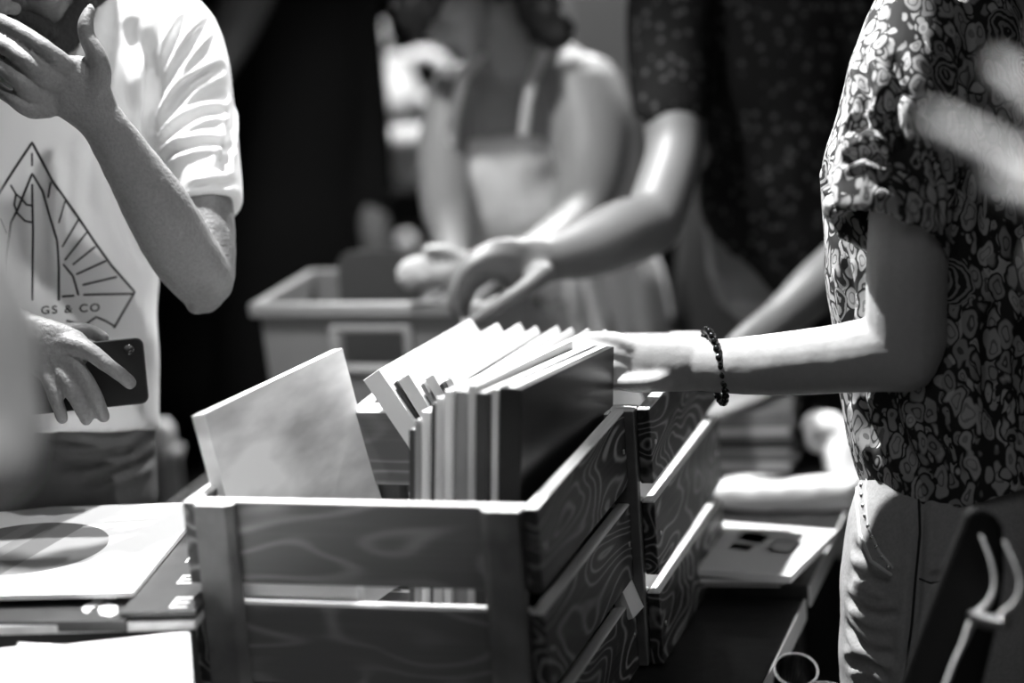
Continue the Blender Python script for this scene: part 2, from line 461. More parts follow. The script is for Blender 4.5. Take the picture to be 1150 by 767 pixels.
# the big tilted sleeve at the left of the near crate
def fit_edge(pa, pb, za, L=.315):
    """second corner height such that the top edge has length L"""
    A = on_z(*pa, za); best = None
    for i in range(400):
        zb = za - .12 + i*.0006
        B = on_z(*pb, zb); e = abs((B-A).length - L)
        if B.y > A.y and (best is None or e < best[0]): best = (e, B)
    return A, best[1]
def print_cover(seed, base, lo):
    m, nt, b = new_mat('printed_cover')
    tc = nt.nodes.new('ShaderNodeTexCoord'); mp = nt.nodes.new('ShaderNodeMapping'); mp.inputs['Scale'].default_value = (4, 12, 4); mp.inputs['Location'].default_value = (seed, seed, 0)
    mp.inputs['Rotation'].default_value = (0, 0, .25)
    nt.links.new(tc.outputs['Object'], mp.inputs['Vector'])
    nz = nt.nodes.new('ShaderNodeTexNoise'); nz.inputs['Scale'].default_value = 1.1; nz.inputs['Detail'].default_value = 4
    nt.links.new(mp.outputs['Vector'], nz.inputs['Vector'])
    mr = nt.nodes.new('ShaderNodeMapRange'); mr.inputs['From Min'].default_value = .35; mr.inputs['From Max'].default_value = .6
    mr.inputs['To Min'].default_value = lo; mr.inputs['To Max'].default_value = base
    nt.links.new(nz.outputs['Fac'], mr.inputs['Value']); nt.links.new(mr.outputs['Result'], b.inputs['Base Color'])
    b.inputs['Roughness'].default_value = .4
    return m
A, B = fit_edge((222, 466), (380, 391), RIM+.076)
e = (B-A).normalized()
n_out = Vector((EX.x, EX.y, 0))
dn = (-EZ + EX*.22 + EY*.12).normalized()
sleeve('thick pale record sleeve tilted alone at the left end of the nearest crate', A, e, dn, .016, (print_cover(2.2, .9, .42), white), None, L=.31, H=.285)
# run of sleeves at the right of the near crate
A, B = fit_edge((586, 436), (690, 390), RIM+.100)
e0 = (B-A).normalized()
random.seed(5)
tones = [dk, white, mid, dk, offw, white, mid, dk, white, offw, mid, white, dk, offw]
off = 0
names1 = ['charcoal', 'white', 'grey', 'black', 'cream', 'bright white', 'dull grey', 'dark', 'pale', 'light grey', 'ash grey', 'snow white', 'blackish', 'silver grey']
order1 = ['outermost sleeve of the near crate row, dark cover facing the reaching arm', 'second sleeve in the near crate row, behind the dark cover', 'third sleeve in the near crate row', 'fourth sleeve in the near crate row', 'fifth sleeve in the near crate row', 'sixth sleeve in the near crate row', 'seventh sleeve in the near crate row', 'eighth sleeve in the near crate row', 'ninth sleeve in the near crate row', 'tenth sleeve in the near crate row', 'innermost sleeve of the near crate row beside the empty gap']
for i in range(11):
    th = [.024, .008, .012, .009, .014, .008, .010, .006, .012, .007, .008][i]
    drop = [0, .002, .004, -.002, .006, .003, .012, .020, .030, .040, .052][i]
    p = A - EX*(off+th/2) - EZ*drop + EY*([0, .004, -.006, .002, .008, 0, .006, .012, .018, .02, .026][i])
    off += th + .0015
    m = [blk, white, dk, offw, mid, white, offw, dk, white, mid, dk][i]
    sleeve(names1[i % 14] + ' ' + order1[i], p, (e0 + Vector((0, 0, random.uniform(-.02, .02)))), (-EZ - EX*.045), th, (m, white if i == 0 else offw), 'sleeves in the near crate row')
# white sleeve lying low inside the near crate, seen through the gap between the front slats
c = W(340, 686, 2.36)
c = FR1 - EX*(W1-.115) + EY*.03; 
box = sleeve('white sleeve low in the nearest crate, seen through its front gap', Vector((c.x, c.y, RIM-.09)) - EX*.075, EX, -EZ, .02, (white, white), None, L=.135, H=.11)
# leaning sleeves in the far crate
A, B = fit_edge((406, 420), (514, 361), RIM+.047)
e1 = (B-A).normalized()
x = 0
far_m = [white, dk, white, mid, white, dk, white, dk, white, mid, white, dk, white, dk, white, white]  # thin darker covers stand in for the shade in gaps between white sleeves
wid = [.024, .005, .016, .005, .012, .004, .008, .004, .010, .004, .008, .004, .008, .005, .008, .007]
far_label = ['boxed white record set leaning first in the crate beneath the hand', 'thin dark gap-shade sleeve leaning against the boxed white set', 'wide white sleeve third in the leaning row', 'grey gap-shade sleeve fourth in the leaning row', 'thick white sleeve fifth in the leaning row', 'thin dark gap-shade sleeve sixth in the leaning row', 'white sleeve seventh in the leaning row', 'dark gap-shade sleeve eighth in the leaning row', 'white sleeve ninth in the leaning row', 'grey gap-shade sleeve tenth in the leaning row', 'white sleeve eleventh in the leaning row', 'dark gap-shade sleeve twelfth in the leaning row', 'white sleeve thirteenth in the leaning row', 'dark gap-shade sleeve fourteenth in the leaning row', 'white sleeve under the fingertips, fifteenth in the leaning row', 'last white sleeve of the leaning row, nearest the wrist']
for i in range(16):
    th = wid[i]
    an = math.radians(33 - 13*min(1, x/.20))
    lean = (-EZ*math.cos(an) + EX*math.sin(an) - EY*.06).normalized()
    drop = [0, .012, .004, .014, .004, .012, .006, .012, .008, .013, .008, .012, .009, .012, .010, .012][i]
    p = A + EX*(x + th*.55) + lean*drop + e1*random.uniform(-.006, .008)
    x += th*1.1 + .0042
    o = sleeve(far_label[i], p, e1, lean, th, (far_m[i], blk if i % 2 else dk), 'leaning sleeves in the crate beneath the hand', L=.305, H=.285)
    if i == 0:
        c = p + e1*.15 + lean*.02

# ------------------------------------------------------------------ left: white box, records on it
def flat_sleeve(label, pts_z, corner_px, z, ang, thick, mat, group, size=.315, anchor=(1, -1), name='record_sleeve'):
    """flat sleeve: corner_px = pixel of its right-front top corner at height z"""
    p = on_z(*corner_px, z)
    X = Vector((math.cos(ang), math.sin(ang), 0)); Y = Vector((-math.sin(ang), math.cos(ang), 0))
    c = p - X*size/2 + Y*size/2
    t = empty(name, (c.x, c.y, z-thick), label, 'record', group)
    o = box_obj('cover', (c.x, c.y, z-thick/2), (size, size, thick), mat, t, X, Y, .0008)
    return t, c, X, Y
def decal(name, pts, z, mat, parent, th=.0004):
    bm = bmesh.new(); lo = [bm.verts.new((p.x, p.y, z)) for p in pts]; hi = [bm.verts.new((p.x, p.y, z+th)) for p in pts]
    bm.faces.new(lo[::-1]); bm.faces.new(hi)
    for i in range(len(pts)): j = (i+1) % len(pts); bm.faces.new((lo[i], lo[j], hi[j], hi[i]))
    return finish(name, bm, mat, parent, smooth=False)
BOXTOP = .938
b_fr = on_z(216, 767, BOXTOP); b_bk = on_z(213, 706, BOXTOP)
BYd = (b_bk-b_fr).normalized(); BXd = Vector((BYd.y, -BYd.x, 0))
t_ = (2.318 - b_bk.y)/BYd.y
b_bk = b_bk + BYd*t_
bc = b_bk - BXd*.195 - BYd*.195
bx = empty('cardboard_box', (bc.x, bc.y, TABLE_Z), 'white cardboard box in front of and under the left pile of record sleeves', 'box')
wcard = grey(.85, .6, var=.05, scale=10)
hh = BOXTOP - TABLE_Z
for nm, off_, sz in (('front_panel', -BYd*.190, (.38, .006)), ('back_panel', BYd*.190, (.38, .006)), ('side_panel', -BXd*.187, (.006, .374)), ('side_panel', BXd*.187, (.006, .374))):
    p = bc + off_; box_obj(nm, (p.x, p.y, TABLE_Z+(hh-.018)/2), (sz[0], sz[1], hh-.018), wcard, bx, BXd, BYd)
box_obj('lid', (bc.x, bc.y, BOXTOP-.009), (.390, .390, .018), wcard, bx, BXd, BYd, .002)
# loose white sheets on the lid
def sheet(label, px, z, th, mat=white, name='paper_sheet'):
    bm = bmesh.new(); pts = [on_z(u, v, z) for u, v in px]
    lo = [bm.verts.new((p.x, p.y, z)) for p in pts]; hi = [bm.verts.new((p.x, p.y, z+th)) for p in pts]
    bm.faces.new(lo[::-1]); bm.faces.new(hi)
    for i in range(len(pts)): j = (i+1) % len(pts); bm.faces.new((lo[i], lo[j], hi[j], hi[i]))
    o = finish(name, bm, mat, None, smooth=False); tag(o, label, 'paper'); return o
sheet('white paper sheet with a pointed corner on the white box', [(-60, 735), (57, 724), (108, 790), (-30, 800)], BOXTOP+.0005, .0008)
sheet('pale grey paper sheet lying under the pointed white one on the box', [(20, 722), (115, 727), (115, 780), (20, 785)], BOXTOP+.0001, .0004, grey(.62, .6))
z1 = .936
# dark box carrying the pile of sleeves, just behind the white one
dkb = on_z(216, 700, z1); dY = Vector((math.cos(math.radians(83)), math.sin(math.radians(83)), 0)); dX = Vector((dY.y, -dY.x, 0))
dkb = Vector((-.366, 2.366, 0))
dc_ = dkb - dX*.17 + dY*.15
db = empty('storage_box', (dc_.x, dc_.y, TABLE_Z), 'dark storage box under the left pile of record sleeves, behind the white box', 'box')
box_obj('box_body', (dc_.x, dc_.y, TABLE_Z+(z1-TABLE_Z)/2-.004), (.335, .295, z1-TABLE_Z-.008), grey(.012, .6), db, dX, dY, .003)
box_obj('box_lid', (dc_.x, dc_.y, z1-.005), (.34, .30, .009), grey(.012, .6), db, dX, dY, .002)
t1, c1, X1, Y1 = flat_sleeve('dark record sleeve with splashy white lettering, lowest at the front of the left pile', None, (141, 697), z1+.016, math.radians(-10), .012, [grey(.035, .4, var=.2)], 'dark sleeves of the left pile')
white_flat = grey(.85, .5)
ps = lambda L_, z: [on_z(u, v, z) for u, v in L_]
zt = z1+.0161
decal('cover_print', ps([(102, 677), (107, 670), (118, 669), (118, 674), (109, 680), (103, 684)], zt), zt, white_flat, t1)
decal('cover_print', ps([(92, 683), (98, 678), (104, 676), (102, 686), (97, 689), (93, 687)], zt), zt, white_flat, t1)
decal('cover_print', ps([(111, 681), (122, 677), (132, 680), (132, 689), (124, 693), (113, 691), (110, 686)], zt), zt+.0001, white_flat, t1)
decal('cover_print', ps([(118, 668), (131, 668), (131, 673), (119, 675)], zt), zt+.0001, white_flat, t1)
X2 = Vector((math.cos(math.radians(-8)), math.sin(math.radians(-8)), 0)); Y2 = Vector((-X2.y, X2.x, 0))
p2 = on_z(220, 686, z1+.022); c2 = p2 - X2*.040 + Y2*.15
t2 = empty('lyric_booklet', (c2.x, c2.y, z1+.0165), 'narrow dark booklet with pale capital letters, between the disc sleeve and the nearest crate', 'booklet')
box_obj('cover', (c2.x, c2.y, z1+.0193), (.080, .30, .0055), [grey(.05, .4, var=.15)], t2, X2, Y2, .0005)
t2b, _, _, _ = flat_sleeve('pale record sleeve under the dark lettered one, its light edge showing', None, (219, 697), z1+.0125, math.radians(-7), .010, [grey(.7, .4, var=.15)], None, size=.312)
def letters(txt, origin, X, Y, h, z, parent, mat, name='cover_lettering', normal=None):
    cu = bpy.data.curves.new(name, 'FONT'); cu.body = txt; cu.size = h; cu.extrude = .0002; cu.offset = 0
    o = bpy.data.objects.new(name, cu); scene.collection.objects.link(o)
    dg = bpy.context.evaluated_depsgraph_get(); dg.update()
    me = bpy.data.meshes.new_from_object(o.evaluated_get(dg)); bpy.data.objects.remove(o)
    Z = X.cross(Y)
    M = Matrix(((X.x, Y.x, Z.x, origin.x), (X.y, Y.y, Z.y, origin.y), (X.z, Y.z, Z.z, z if normal is None else origin.z), (0, 0, 0, 1)))
    me.transform(M); me.materials.append(mat)
    ob = bpy.data.objects.new(name, me); link(ob, parent)
    ob.matrix_parent_inverse = Matrix.LocRotScale(parent.location, parent.rotation_euler, None).inverted()
    return ob
for ch, px_, hgt in (('E', (186, 683), .046), ('E', (195, 656), .040), ('I', (205, 632), .030)):
    letters(ch, on_z(*px_, z1+.022), X2, Y2, hgt, z1+.0223, t2, white_flat)
t3, c3, X3, Y3 = flat_sleeve('big white record sleeve printed with a grey striped disc, on top of the left pile', None, (149, 665), z1+.029, math.radians(-8), .006, [striped_cover(.85, .13, .1)], None)

# ------------------------------------------------------------------ far right table goods
FT = .7685
def pile(specs, base_px, z0, group, labels):
    z = z0
    for i, (du, th, m, ang, size) in enumerate(specs):
        z += th
        flat_sleeve(labels[i], None, (base_px[0]+du, base_px[1]-i*2), z, math.radians(ang), th-.0006, [m], group, size=size)
    return z
zt_ = pile([(-8, .006, offw, -13, .178), (-4, .006, dk, -15, .178), (-2, .006, white, -14, .18), (-6, .004, mid, -17, .18), (4, .010, white, -26, .186)], (884, 655), FT, 'pile of records beside the jeans',
     ['pale record sleeve at the bottom of the small pile on the dark table edge', 'dark record sleeve second from the bottom of the small pile', 'white record sleeve in the middle of the small pile on the table edge', 'grey record sleeve just under the printed white one', 'white record sleeve printed with grey panels, topmost of the small pile'])
top_sl = [o for o in scene.objects if o.get('label', '').startswith('white record sleeve printed')][0]
gm = grey(.25, .5, var=.5, scale=60); gm2 = grey(.5, .5, var=.3, scale=60)
def quad_on(px, z, m): decal('cover_print', ps(px, z), z, m, top_sl)
zq = zt_ - .0004
quad_on([(838, 597), (866, 601), (854, 611), (826, 606)], zq, gm)
quad_on([(824, 610), (848, 613), (840, 619), (818, 616)], zq, gm)
quad_on([(872, 606), (902, 610), (888, 623), (860, 619)], zq, gm2)
quad_on([(873, 608), (895, 611), (885, 620), (866, 617)], zq+.0003, white)
# white folded cloth behind
bm = bmesh.new()
pa = on_z(800, 578, FT); pb = on_z(962, 574, FT); pa.z = pb.z = FT+.020; pa += EY*.04; pb += EY*.04
dcl = depth_of((pa+pb)/2)
box_bm(bm, ((pa+pb)/2), (pb-pa)/2, EY*.035, EZ*.017)
bmesh.ops.subdivide_edges(bm, edges=bm.edges, cuts=7, use_grid_fill=True)
ob = organic('folded_cloth', bm, grey(.8, .8), None, voxel=.006, smooth=5, noise_amp=.010, noise_scale=14)
tag(ob, 'folded white cloth on the dark table behind the printed records', 'cloth')
# blurred stack of records further back
z = FT
stack_lab = ['lowest sleeve of the blurred stack beyond the bracelet', 'second sleeve up in the blurred stack beyond the bracelet', 'third sleeve up in the blurred stack', 'fourth sleeve up in the blurred stack', 'fifth sleeve up in the blurred stack', 'sixth sleeve up in the blurred stack', 'seventh sleeve up in the blurred stack', 'top sleeve of the blurred stack beyond the bracelet']
for i in range(8):
    th = [.014, .012, .008, .012, .010, .009, .013, .012][i]
    z += th
    m = [white, mid, offw, dk, mid, white, mid, mid][i]
    base = on_z(888, 530, FT)
    X = Vector((math.cos(math.radians(-16+i)), math.sin(math.radians(-16+i)), 0)); Y = Vector((-X.y, X.x, 0))
    c = base + X*([.0, .01, 0, .012, .004, .0, .01, .006][i]) - X*.155 + Y*.155
    t = empty('record_sleeve', (c.x, c.y, z-th), ['white', 'grey', 'cream', 'dark', 'grey', 'pale', 'grey', 'dull grey'][i] + ' ' + stack_lab[i], 'record', 'blurred stack beyond the bracelet')
    box_obj('cover', (c.x, c.y, z-th/2), (.31, .31, th-.0008), m, t, X, Y)
# crumpled white paper bag
bm = bmesh.new()
ptube(bm, [(960, 500, 3.45, 14, 20), (935, 484, 3.45, 20, 20), (915, 472, 3.45, 14, 14), (906, 480, 3.45, 8, 8)])
ptube(bm, [(925, 476, 3.45, 10, 12), (908, 492, 3.45, 8, 10), (915, 505, 3.45, 5, 6)])
ptube(bm, [(945, 495, 3.45, 22, 24), (955, 560, 3.45, 30, 30), (955, 600, 3.46, 30, 30)])
ob = organic('paper_bag', bm, grey(.8, .7), None, voxel=.005, smooth=3, noise_amp=.006, noise_scale=30)
tag(ob, 'crumpled white paper bag standing behind the floral shirt', 'bag')

# ------------------------------------------------------------------ plastic bin
def plastic_bin():
    z = 1.045; o = on_z(292, 341, z); w, l, h = .345, .22, z-.768
    c0 = Vector((o.x, o.y, .768)) + EX*w/2 + EY*l/2
    t = empty('plastic_bin', c0, 'grey plastic bin with a cut-out handle, holding records behind the crates', 'bin')
    m = grey(.24, .5, spec=.3)
    def wall(name, x0, x1, side, tp):
        bm = bmesh.new(); n = 1
        return bm
    tp = .93
    # walls with taper; the front wall has a rounded handle hole with a lip
    def P(a, b, k): # a,b in -1..1, k height 0..1
        s = tp + (1-tp)*k
        return c0 + EX*(a*w/2*s) + EY*(b*l/2*s) + EZ*(k*h)
    def panel(name, quad, hole=None):
        bm = bmesh.new()
        if not hole:
            vs = [bm.verts.new(p) for p in quad]; bm.faces.new(vs)
        else:
            us = [0, hole[0], hole[1], 1]; vv = [0, hole[2], hole[3], 1]
            g = [[bm.verts.new(quad[0].lerp(quad[1], u).lerp(quad[3].lerp(quad[2], u), v)) for u in us] for v in vv]
            for i in range(3):
                for j in range(3):
                    if not (i == 1 and j == 1): bm.faces.new((g[i][j], g[i][j+1], g[i+1][j+1], g[i+1][j]))
        ob = finish(name, bm, m, t, smooth=False)
        s = ob.modifiers.new('thickness', 'SOLIDIFY'); s.thickness = .004; s.offset = 0
        return ob
    panel('front_wall', [P(-1, -1, 0), P(1, -1, 0), P(1, -1, 1), P(-1, -1, 1)], (.33, .64, .66, .86))
    panel('back_wall', [P(-1, 1, 0), P(1, 1, 0), P(1, 1, 1), P(-1, 1, 1)])
    panel('side_wall', [P(-1, -1, 0), P(-1, 1, 0), P(-1, 1, 1), P(-1, -1, 1)])
    panel('side_wall', [P(1, -1, 0), P(1, 1, 0), P(1, 1, 1), P(1, -1, 1)])
    panel('bin_bottom', [P(-1, -1, .01), P(1, -1, .01), P(1, 1, .01), P(-1, 1, .01)])
    # rim
    bm = bmesh.new()
    for a, b in (((-1, -1), (1, -1)), ((1, -1), (1, 1)), ((1, 1), (-1, 1)), ((-1, 1), (-1, -1))):
        p, q = P(*a, 1), P(*b, 1); dr = (q-p).normalized(); sd = dr.cross(EZ)
        box_bm(bm, (p+q)/2 - EZ*.008 + sd*.006, (q-p)/2 + dr*.012, sd*.008, EZ*.010)
    finish('rim', bm, grey(.27, .5), t, smooth=False, bevel=.003)
    # lip round the handle hole
    bm = bmesh.new()
    q = [P(-1, -1, 0), P(1, -1, 0), P(1, -1, 1), P(-1, -1, 1)]
    def Q(u, v): return q[0].lerp(q[1], u).lerp(q[3].lerp(q[2], u), v) - EY*.004
    cs = [Q(.32, .65), Q(.65, .65), Q(.65, .87), Q(.32, .87)]
    for i in range(4):
        tube(bm, [(cs[i], .007, .006), (cs[(i+1) % 4], .007, .006)], n=10, sub=2)
    finish('handle_lip', bm, grey(.4, .5), t)
    # rounded grey divider inside
    bm = bmesh.new()
    cpt = c0 + EY*.05 - EX*.045
    prof = []
    for i in range(13):
        a = math.pi*i/12
        prof.append((-.065*math.copysign(abs(math.cos(a))**.45, math.cos(a)), .0+.05*abs(math.sin(a))**.45))
    prof = [(-.065, -.15)] + prof + [(.065, -.15)]
    f = [bm.verts.new(cpt + EX*x + EZ*(h-.005+y) - EY*.004) for x, y in prof]; g = [bm.verts.new(cpt + EX*x + EZ*(h-.005+y) + EY*.004) for x, y in prof]
    bm.faces.new(f); bm.faces.new(g[::-1])
    for i in range(len(f)): j = (i+1) % len(f); bm.faces.new((f[i], f[j], g[j], g[i]))
    ob = finish('record_divider', bm, grey(.07, .5), None, smooth=False, bevel=.002)
    tag(ob, 'dark grey divider with rounded corners standing in the plastic bin', 'divider')
    lab = ['nearest the divider', 'second from the divider', 'third from the divider', 'fourth from the divider', 'fifth from the divider', 'at the end away from the divider']
    for i in range(6):
        p = c0 + EX*(.055+.018*i) - EY*.085 + EZ*(h-.012+.004*(i % 3))
        sleeve(['pale', 'dark', 'grey', 'black', 'cream', 'dull'][i] + ' sleeve standing in the plastic bin, ' + lab[i], p, EY, -EZ + EX*.08, .012, ([offw, dk, mid, blk, offw, dk][i], dk), 'sleeves in the plastic bin', L=.17, H=.19)
plastic_bin()

# ------------------------------------------------------------------ people
def head_volumes(bm, c, fwd, up, s=1.0):
    Yv = Vector(fwd).normalized(); Zv = Vector(up); Zv = (Zv - Yv*Zv.dot(Yv)).normalized(); Xv = Yv.cross(Zv)
    def L(x, y, z): return c + (Xv*x + Yv*y + Zv*z)*s
    ellipsoid(bm, L(0, -.012, .03), Xv*.074*s, Yv*.094*s, Zv*.088*s)
    tube(bm, [(L(0, .02, .0), .064*s, .066*s), (L(0, .03, -.05), .055*s, .056*s), (L(0, .045, -.085), .036*s, .036*s), (L(0, .055, -.105), .022*s, .02*s)], view=Yv)
    tube(bm, [(L(0, .083, .012), .009*s, .009*s), (L(0, .100, -.012), .010*s, .012*s), (L(0, .108, -.034), .013*s, .013*s)], view=Yv, n=12)
    for q in (-1, 1):
        ellipsoid(bm, L(q*.013, .098, -.038), Xv*.009*s, Yv*.010*s, Zv*.008*s, 12)
        ellipsoid(bm, L(q*.036, .062, -.02), Xv*.026*s, Yv*.024*s, Zv*.024*s, 14)
        ellipsoid(bm, L(q*.030, .074, .022), Xv*.022*s, Yv*.014*s, Zv*.008*s, 12)
        ellipsoid(bm, L(q*.076, -.012, -.012), Xv*.009*s, Yv*.020*s - Xv*q*.008*s, Zv*.031*s, 14)
    for dz, r in ((-.058, .0065), (-.069, .0075)):
        tube(bm, [(L(-.024, .078, dz), .003*s, .003*s), (L(0, .092, dz), r*s, r*s), (L(.024, .078, dz), .003*s, .003*s)], view=Yv, n=10)
    return L, Xv, Yv, Zv
def head_details(L, Xv, Yv, Zv, s, parent, hair_mat, long=False, beard=False):
    for q in (-1, 1):
        bm = bmesh.new(); ellipsoid(bm, L(q*.031, .071, .002), Xv*.012*s, Yv*.012*s, Zv*.009*s, 14)
        finish('eye', bm, grey(.5, .2), parent)
    bm = bmesh.new()
    ellipsoid(bm, L(0, -.026, .045), Xv*.082*s, Yv*.094*s, Zv*.086*s)
    if long:
        tube(bm, [(L(0, -.07, .03), .07*s, .05*s), (L(0, -.10, -.06), .065*s, .04*s), (L(0, -.10, -.17), .04*s, .03*s)], view=Yv)
        for q in (-1, 1): tube(bm, [(L(q*.05, .02, .09), .025*s, .03*s), (L(q*.08, .01, .02), .02*s, .035*s), (L(q*.078, -.01, -.07), .016*s, .03*s)], view=Yv)
    organic('hair', bm, hair_mat, parent, voxel=.004, smooth=3, noise_amp=.006, noise_scale=60)
    if beard:
        bm = bmesh.new()
        tube(bm, [(L(-.068, .0, -.02), .008, .02), (L(-.060, .025, -.06), .012, .02), (L(-.036, .058, -.092), .016, .02), (L(0, .072, -.106), .018, .018), (L(.036, .058, -.092), .016, .02), (L(.060, .025, -.06), .012, .02), (L(.068, .0, -.02), .008, .02)], view=Zv)
        tube(bm, [(L(-.042, .070, -.068), .010, .012), (L(-.02, .088, -.050), .008, .008), (L(0, .094, -.048), .007, .007), (L(.02, .088, -.050), .008, .008), (L(.042, .070, -.068), .010, .012)], view=Zv, n=12)
        organic('beard', bm, grey(.02, .8, bump=.8, scale=300), parent, voxel=.003, smooth=2, noise_amp=.003, noise_scale=150)

def finger(bm, pts, **kw): ptube(bm, pts, n=14, sub=5, **kw)

# ---- man in white T-shirt
def man():
    g = W(30, 560, 2.87)
    t = empty('person', (g.x, g.y, 0), 'bearded person in printed white T-shirt, hand over mouth, phone in other hand', 'person')
    D = 2.87
    bm = bmesh.new()
    hc = W(40, -42, 2.80)
    L, Xv, Yv, Zv = head_volumes(bm, hc, -FW*.93 - RT*.22 - UP*.30, UP*.95 - FW*.25, 1.0)
    ptube(bm, [(38, 0, 2.83, 52, 55), (34, 60, 2.86, 56, 58), (30, 100, D, 70, 60)])
    ptube(bm, [(30, 60, D, 60, 50), (30, 105, D, 134, 60), (30, 200, D, 140, 88), (30, 320, D, 132, 90), (30, 450, D, 132, 90), (30, 560, D, 132, 90)])
    # left arm (hand on mouth)
    ptube(bm, [(170, 60, D, 44, 44), (205, 120, 2.86, 34, 34), (224, 190, 2.82, 31, 32), (234, 255, 2.785, 31, 33), (231, 310, 2.76, 34, 33)])
    ptube(bm, [(229, 314, 2.755, 36, 34), (205, 283, 2.73, 40, 37), (176, 233, 2.695, 39, 35), (145, 183, 2.67, 32, 28), (119, 143, 2.65, 27, 20), (104, 124, 2.645, 28, 17)])
    ptube(bm, [(232, 300, 2.76, 30, 30), (232, 330, 2.76, 22, 22), (222, 340, 2.755, 14, 15)])
    # back of the hand
    ptube(bm, [(110, 132, 2.645, 27, 17), (96, 113, 2.64, 34, 15), (80, 98, 2.636, 37, 13), (66, 93, 2.638, 34, 10)])
    finger(bm, [(80, 80, 2.638, 13, 12), (64, 66, 2.622, 12, 13), (42, 49, 2.616, 10.5, 11), (18, 33, 2.628, 10, 10), (-2, 23, 2.65, 9, 9)])
    finger(bm, [(66, 92, 2.634, 13, 12), (49, 85, 2.618, 12, 13), (28, 68, 2.610, 10.5, 11), (6, 52, 2.622, 10, 10), (-14, 40, 2.645, 9, 9)])
    finger(bm, [(56, 108, 2.634, 12, 11), (38, 104, 2.620, 11, 12), (18, 89, 2.612, 9.5, 11), (-2, 74, 2.624, 9, 10), (-18, 64, 2.645, 8, 9)])
    finger(bm, [(56, 122, 2.636, 11, 11), (34, 124, 2.624, 9.5, 11), (15, 112, 2.618, 8.5, 10), (-2, 100, 2.63, 8, 9), (-16, 90, 2.645, 7.5, 8)])
    finger(bm, [(104, 112, 2.64, 17, 15), (112, 84, 2.635, 14, 14), (108, 62, 2.63, 12, 12), (98, 42, 2.63, 10, 11), (96, 26, 2.63, 9.5, 9), (101, 12, 2.635, 7, 7)])
    ptube(bm, [(108, 90, 2.64, 13, 8), (90, 76, 2.638, 14, 8), (76, 72, 2.636, 10, 8)])
    # right arm and hand on the phone
    ptube(bm, [(-120, 60, D, 50, 50), (-160, 150, D, 40, 42), (-165, 260, 2.82, 36, 38), (-150, 330, 2.76, 36, 36)])
    ptube(bm, [(-150, 330, 2.76, 37, 35), (-70, 345, 2.70, 34, 32), (0, 362, 2.68, 27, 22), (28, 376, 2.675, 25, 18)])
    ptube(bm, [(20, 372, 2.675, 25, 17), (50, 390, 2.67, 34, 15), (72, 402, 2.668, 36, 13), (84, 410, 2.67, 33, 10)])
    finger(bm, [(72, 385, 2.665, 12, 12), (96, 392, 2.655, 11, 11), (118, 408, 2.652, 9.5, 10), (134, 420, 2.656, 8.5, 9), (146, 430, 2.662, 8, 8)])
    finger(bm, [(76, 405, 2.665, 12, 12), (92, 422, 2.655, 11, 11), (106, 445, 2.652, 9.5, 10), (112, 458, 2.656, 8.5, 9), (116, 467, 2.664, 8, 8)])
    finger(bm, [(64, 412, 2.665, 11, 11), (76, 430, 2.655, 10.5, 10), (88, 452, 2.653, 9, 10), (94, 464, 2.657, 8, 9), (97, 471, 2.664, 7.5, 8)])
    finger(bm, [(48, 410, 2.667, 10, 10), (56, 430, 2.658, 9, 9), (64, 452, 2.656, 8, 9), (68, 463, 2.66, 7.5, 8), (70, 470, 2.666, 7, 7)])
    finger(bm, [(60, 380, 2.68, 13, 12), (80, 372, 2.695, 11, 11), (100, 372, 2.71, 9, 9), (116, 380, 2.715, 8, 8)])
    body = organic('body', bm, SKIN_DARK, t, voxel=.0028, smooth=3, noise_amp=.0006, noise_scale=70)
    head_details(L, Xv, Yv, Zv, 1.0, t, grey(.02, .6, bump=.8, scale=200), beard=True)
    # thumbnail
    bm = bmesh.new(); ellipsoid(bm, W(101, 11, 2.632), RT*.0045, UP*.0065, FW*.0035, 12)
    finish('thumbnail', bm, grey(.5, .25), t)
    # T-shirt
    bm = bmesh.new()
    ptube(bm, [(32, 96, D, 78, 64), (31, 110, D, 162, 86), (30, 150, D, 166, 106), (30, 220, D, 158, 112), (31, 320, D, 150, 112), (31, 420, D, 150, 113), (31, 482, D, 151, 114)], round_ends=(True, False), n=36)
    ptube(bm, [(70, 78, D, 55, 60), (130, 50, D, 62, 62), (180, 40, D, 60, 62), (207, 80, D-.01, 52, 58), (218, 130, 2.85, 48, 54), (228, 180, 2.825, 43, 50), (236, 232, 2.80, 38, 46)], round_ends=(True, False), n=28)
    ptube(bm, [(-10, 78, D, 55, 60), (-80, 50, D, 62, 62), (-120, 50, D, 60, 62), (-150, 100, D, 52, 58), (-165, 170, 2.85, 46, 52), (-170, 240, 2.83, 42, 48)], round_ends=(True, False), n=28)
    ptube(bm, [(70, 70, 2.85, 50, 50), (120, 75, 2.845, 60, 56), (135, 120, 2.845, 52, 60), (130, 170, 2.85, 48, 60)])
    d = 2.775
    cr = []
    def F(pts, w, a, dd=2.80): cr.append((pline(pts, dd), w, a))
    # radiating sleeve folds
    for p in ([(236, 22), (205, 60), (185, 105), (176, 165)], [(250, 75), (215, 95), (190, 130), (178, 170)], [(258, 125), (225, 128), (195, 148), (180, 175)],
              [(262, 165), (230, 160), (200, 168), (182, 182)], [(210, 15), (190, 60), (178, 110), (172, 175)]):
        F(p, .0050, .0075)
    F([(262, 110), (258, 150), (248, 195)], .006, .007)
    F([(212, 212), (235, 208), (266, 204)], .005, .006)
    F([(172, 60), (168, 120), (170, 180)], .010, .010, 2.79)
    for p in ([(130, 0), (122, 60), (110, 110)], [(148, 20), (140, 90), (150, 130)], [(112, 150), (98, 190), (96, 240)], [(78, 170), (76, 230), (74, 300)], [(50, 180), (48, 260), (48, 330)], [(130, 190), (140, 250), (160, 300)]):
        F(p, .009, .006, d)
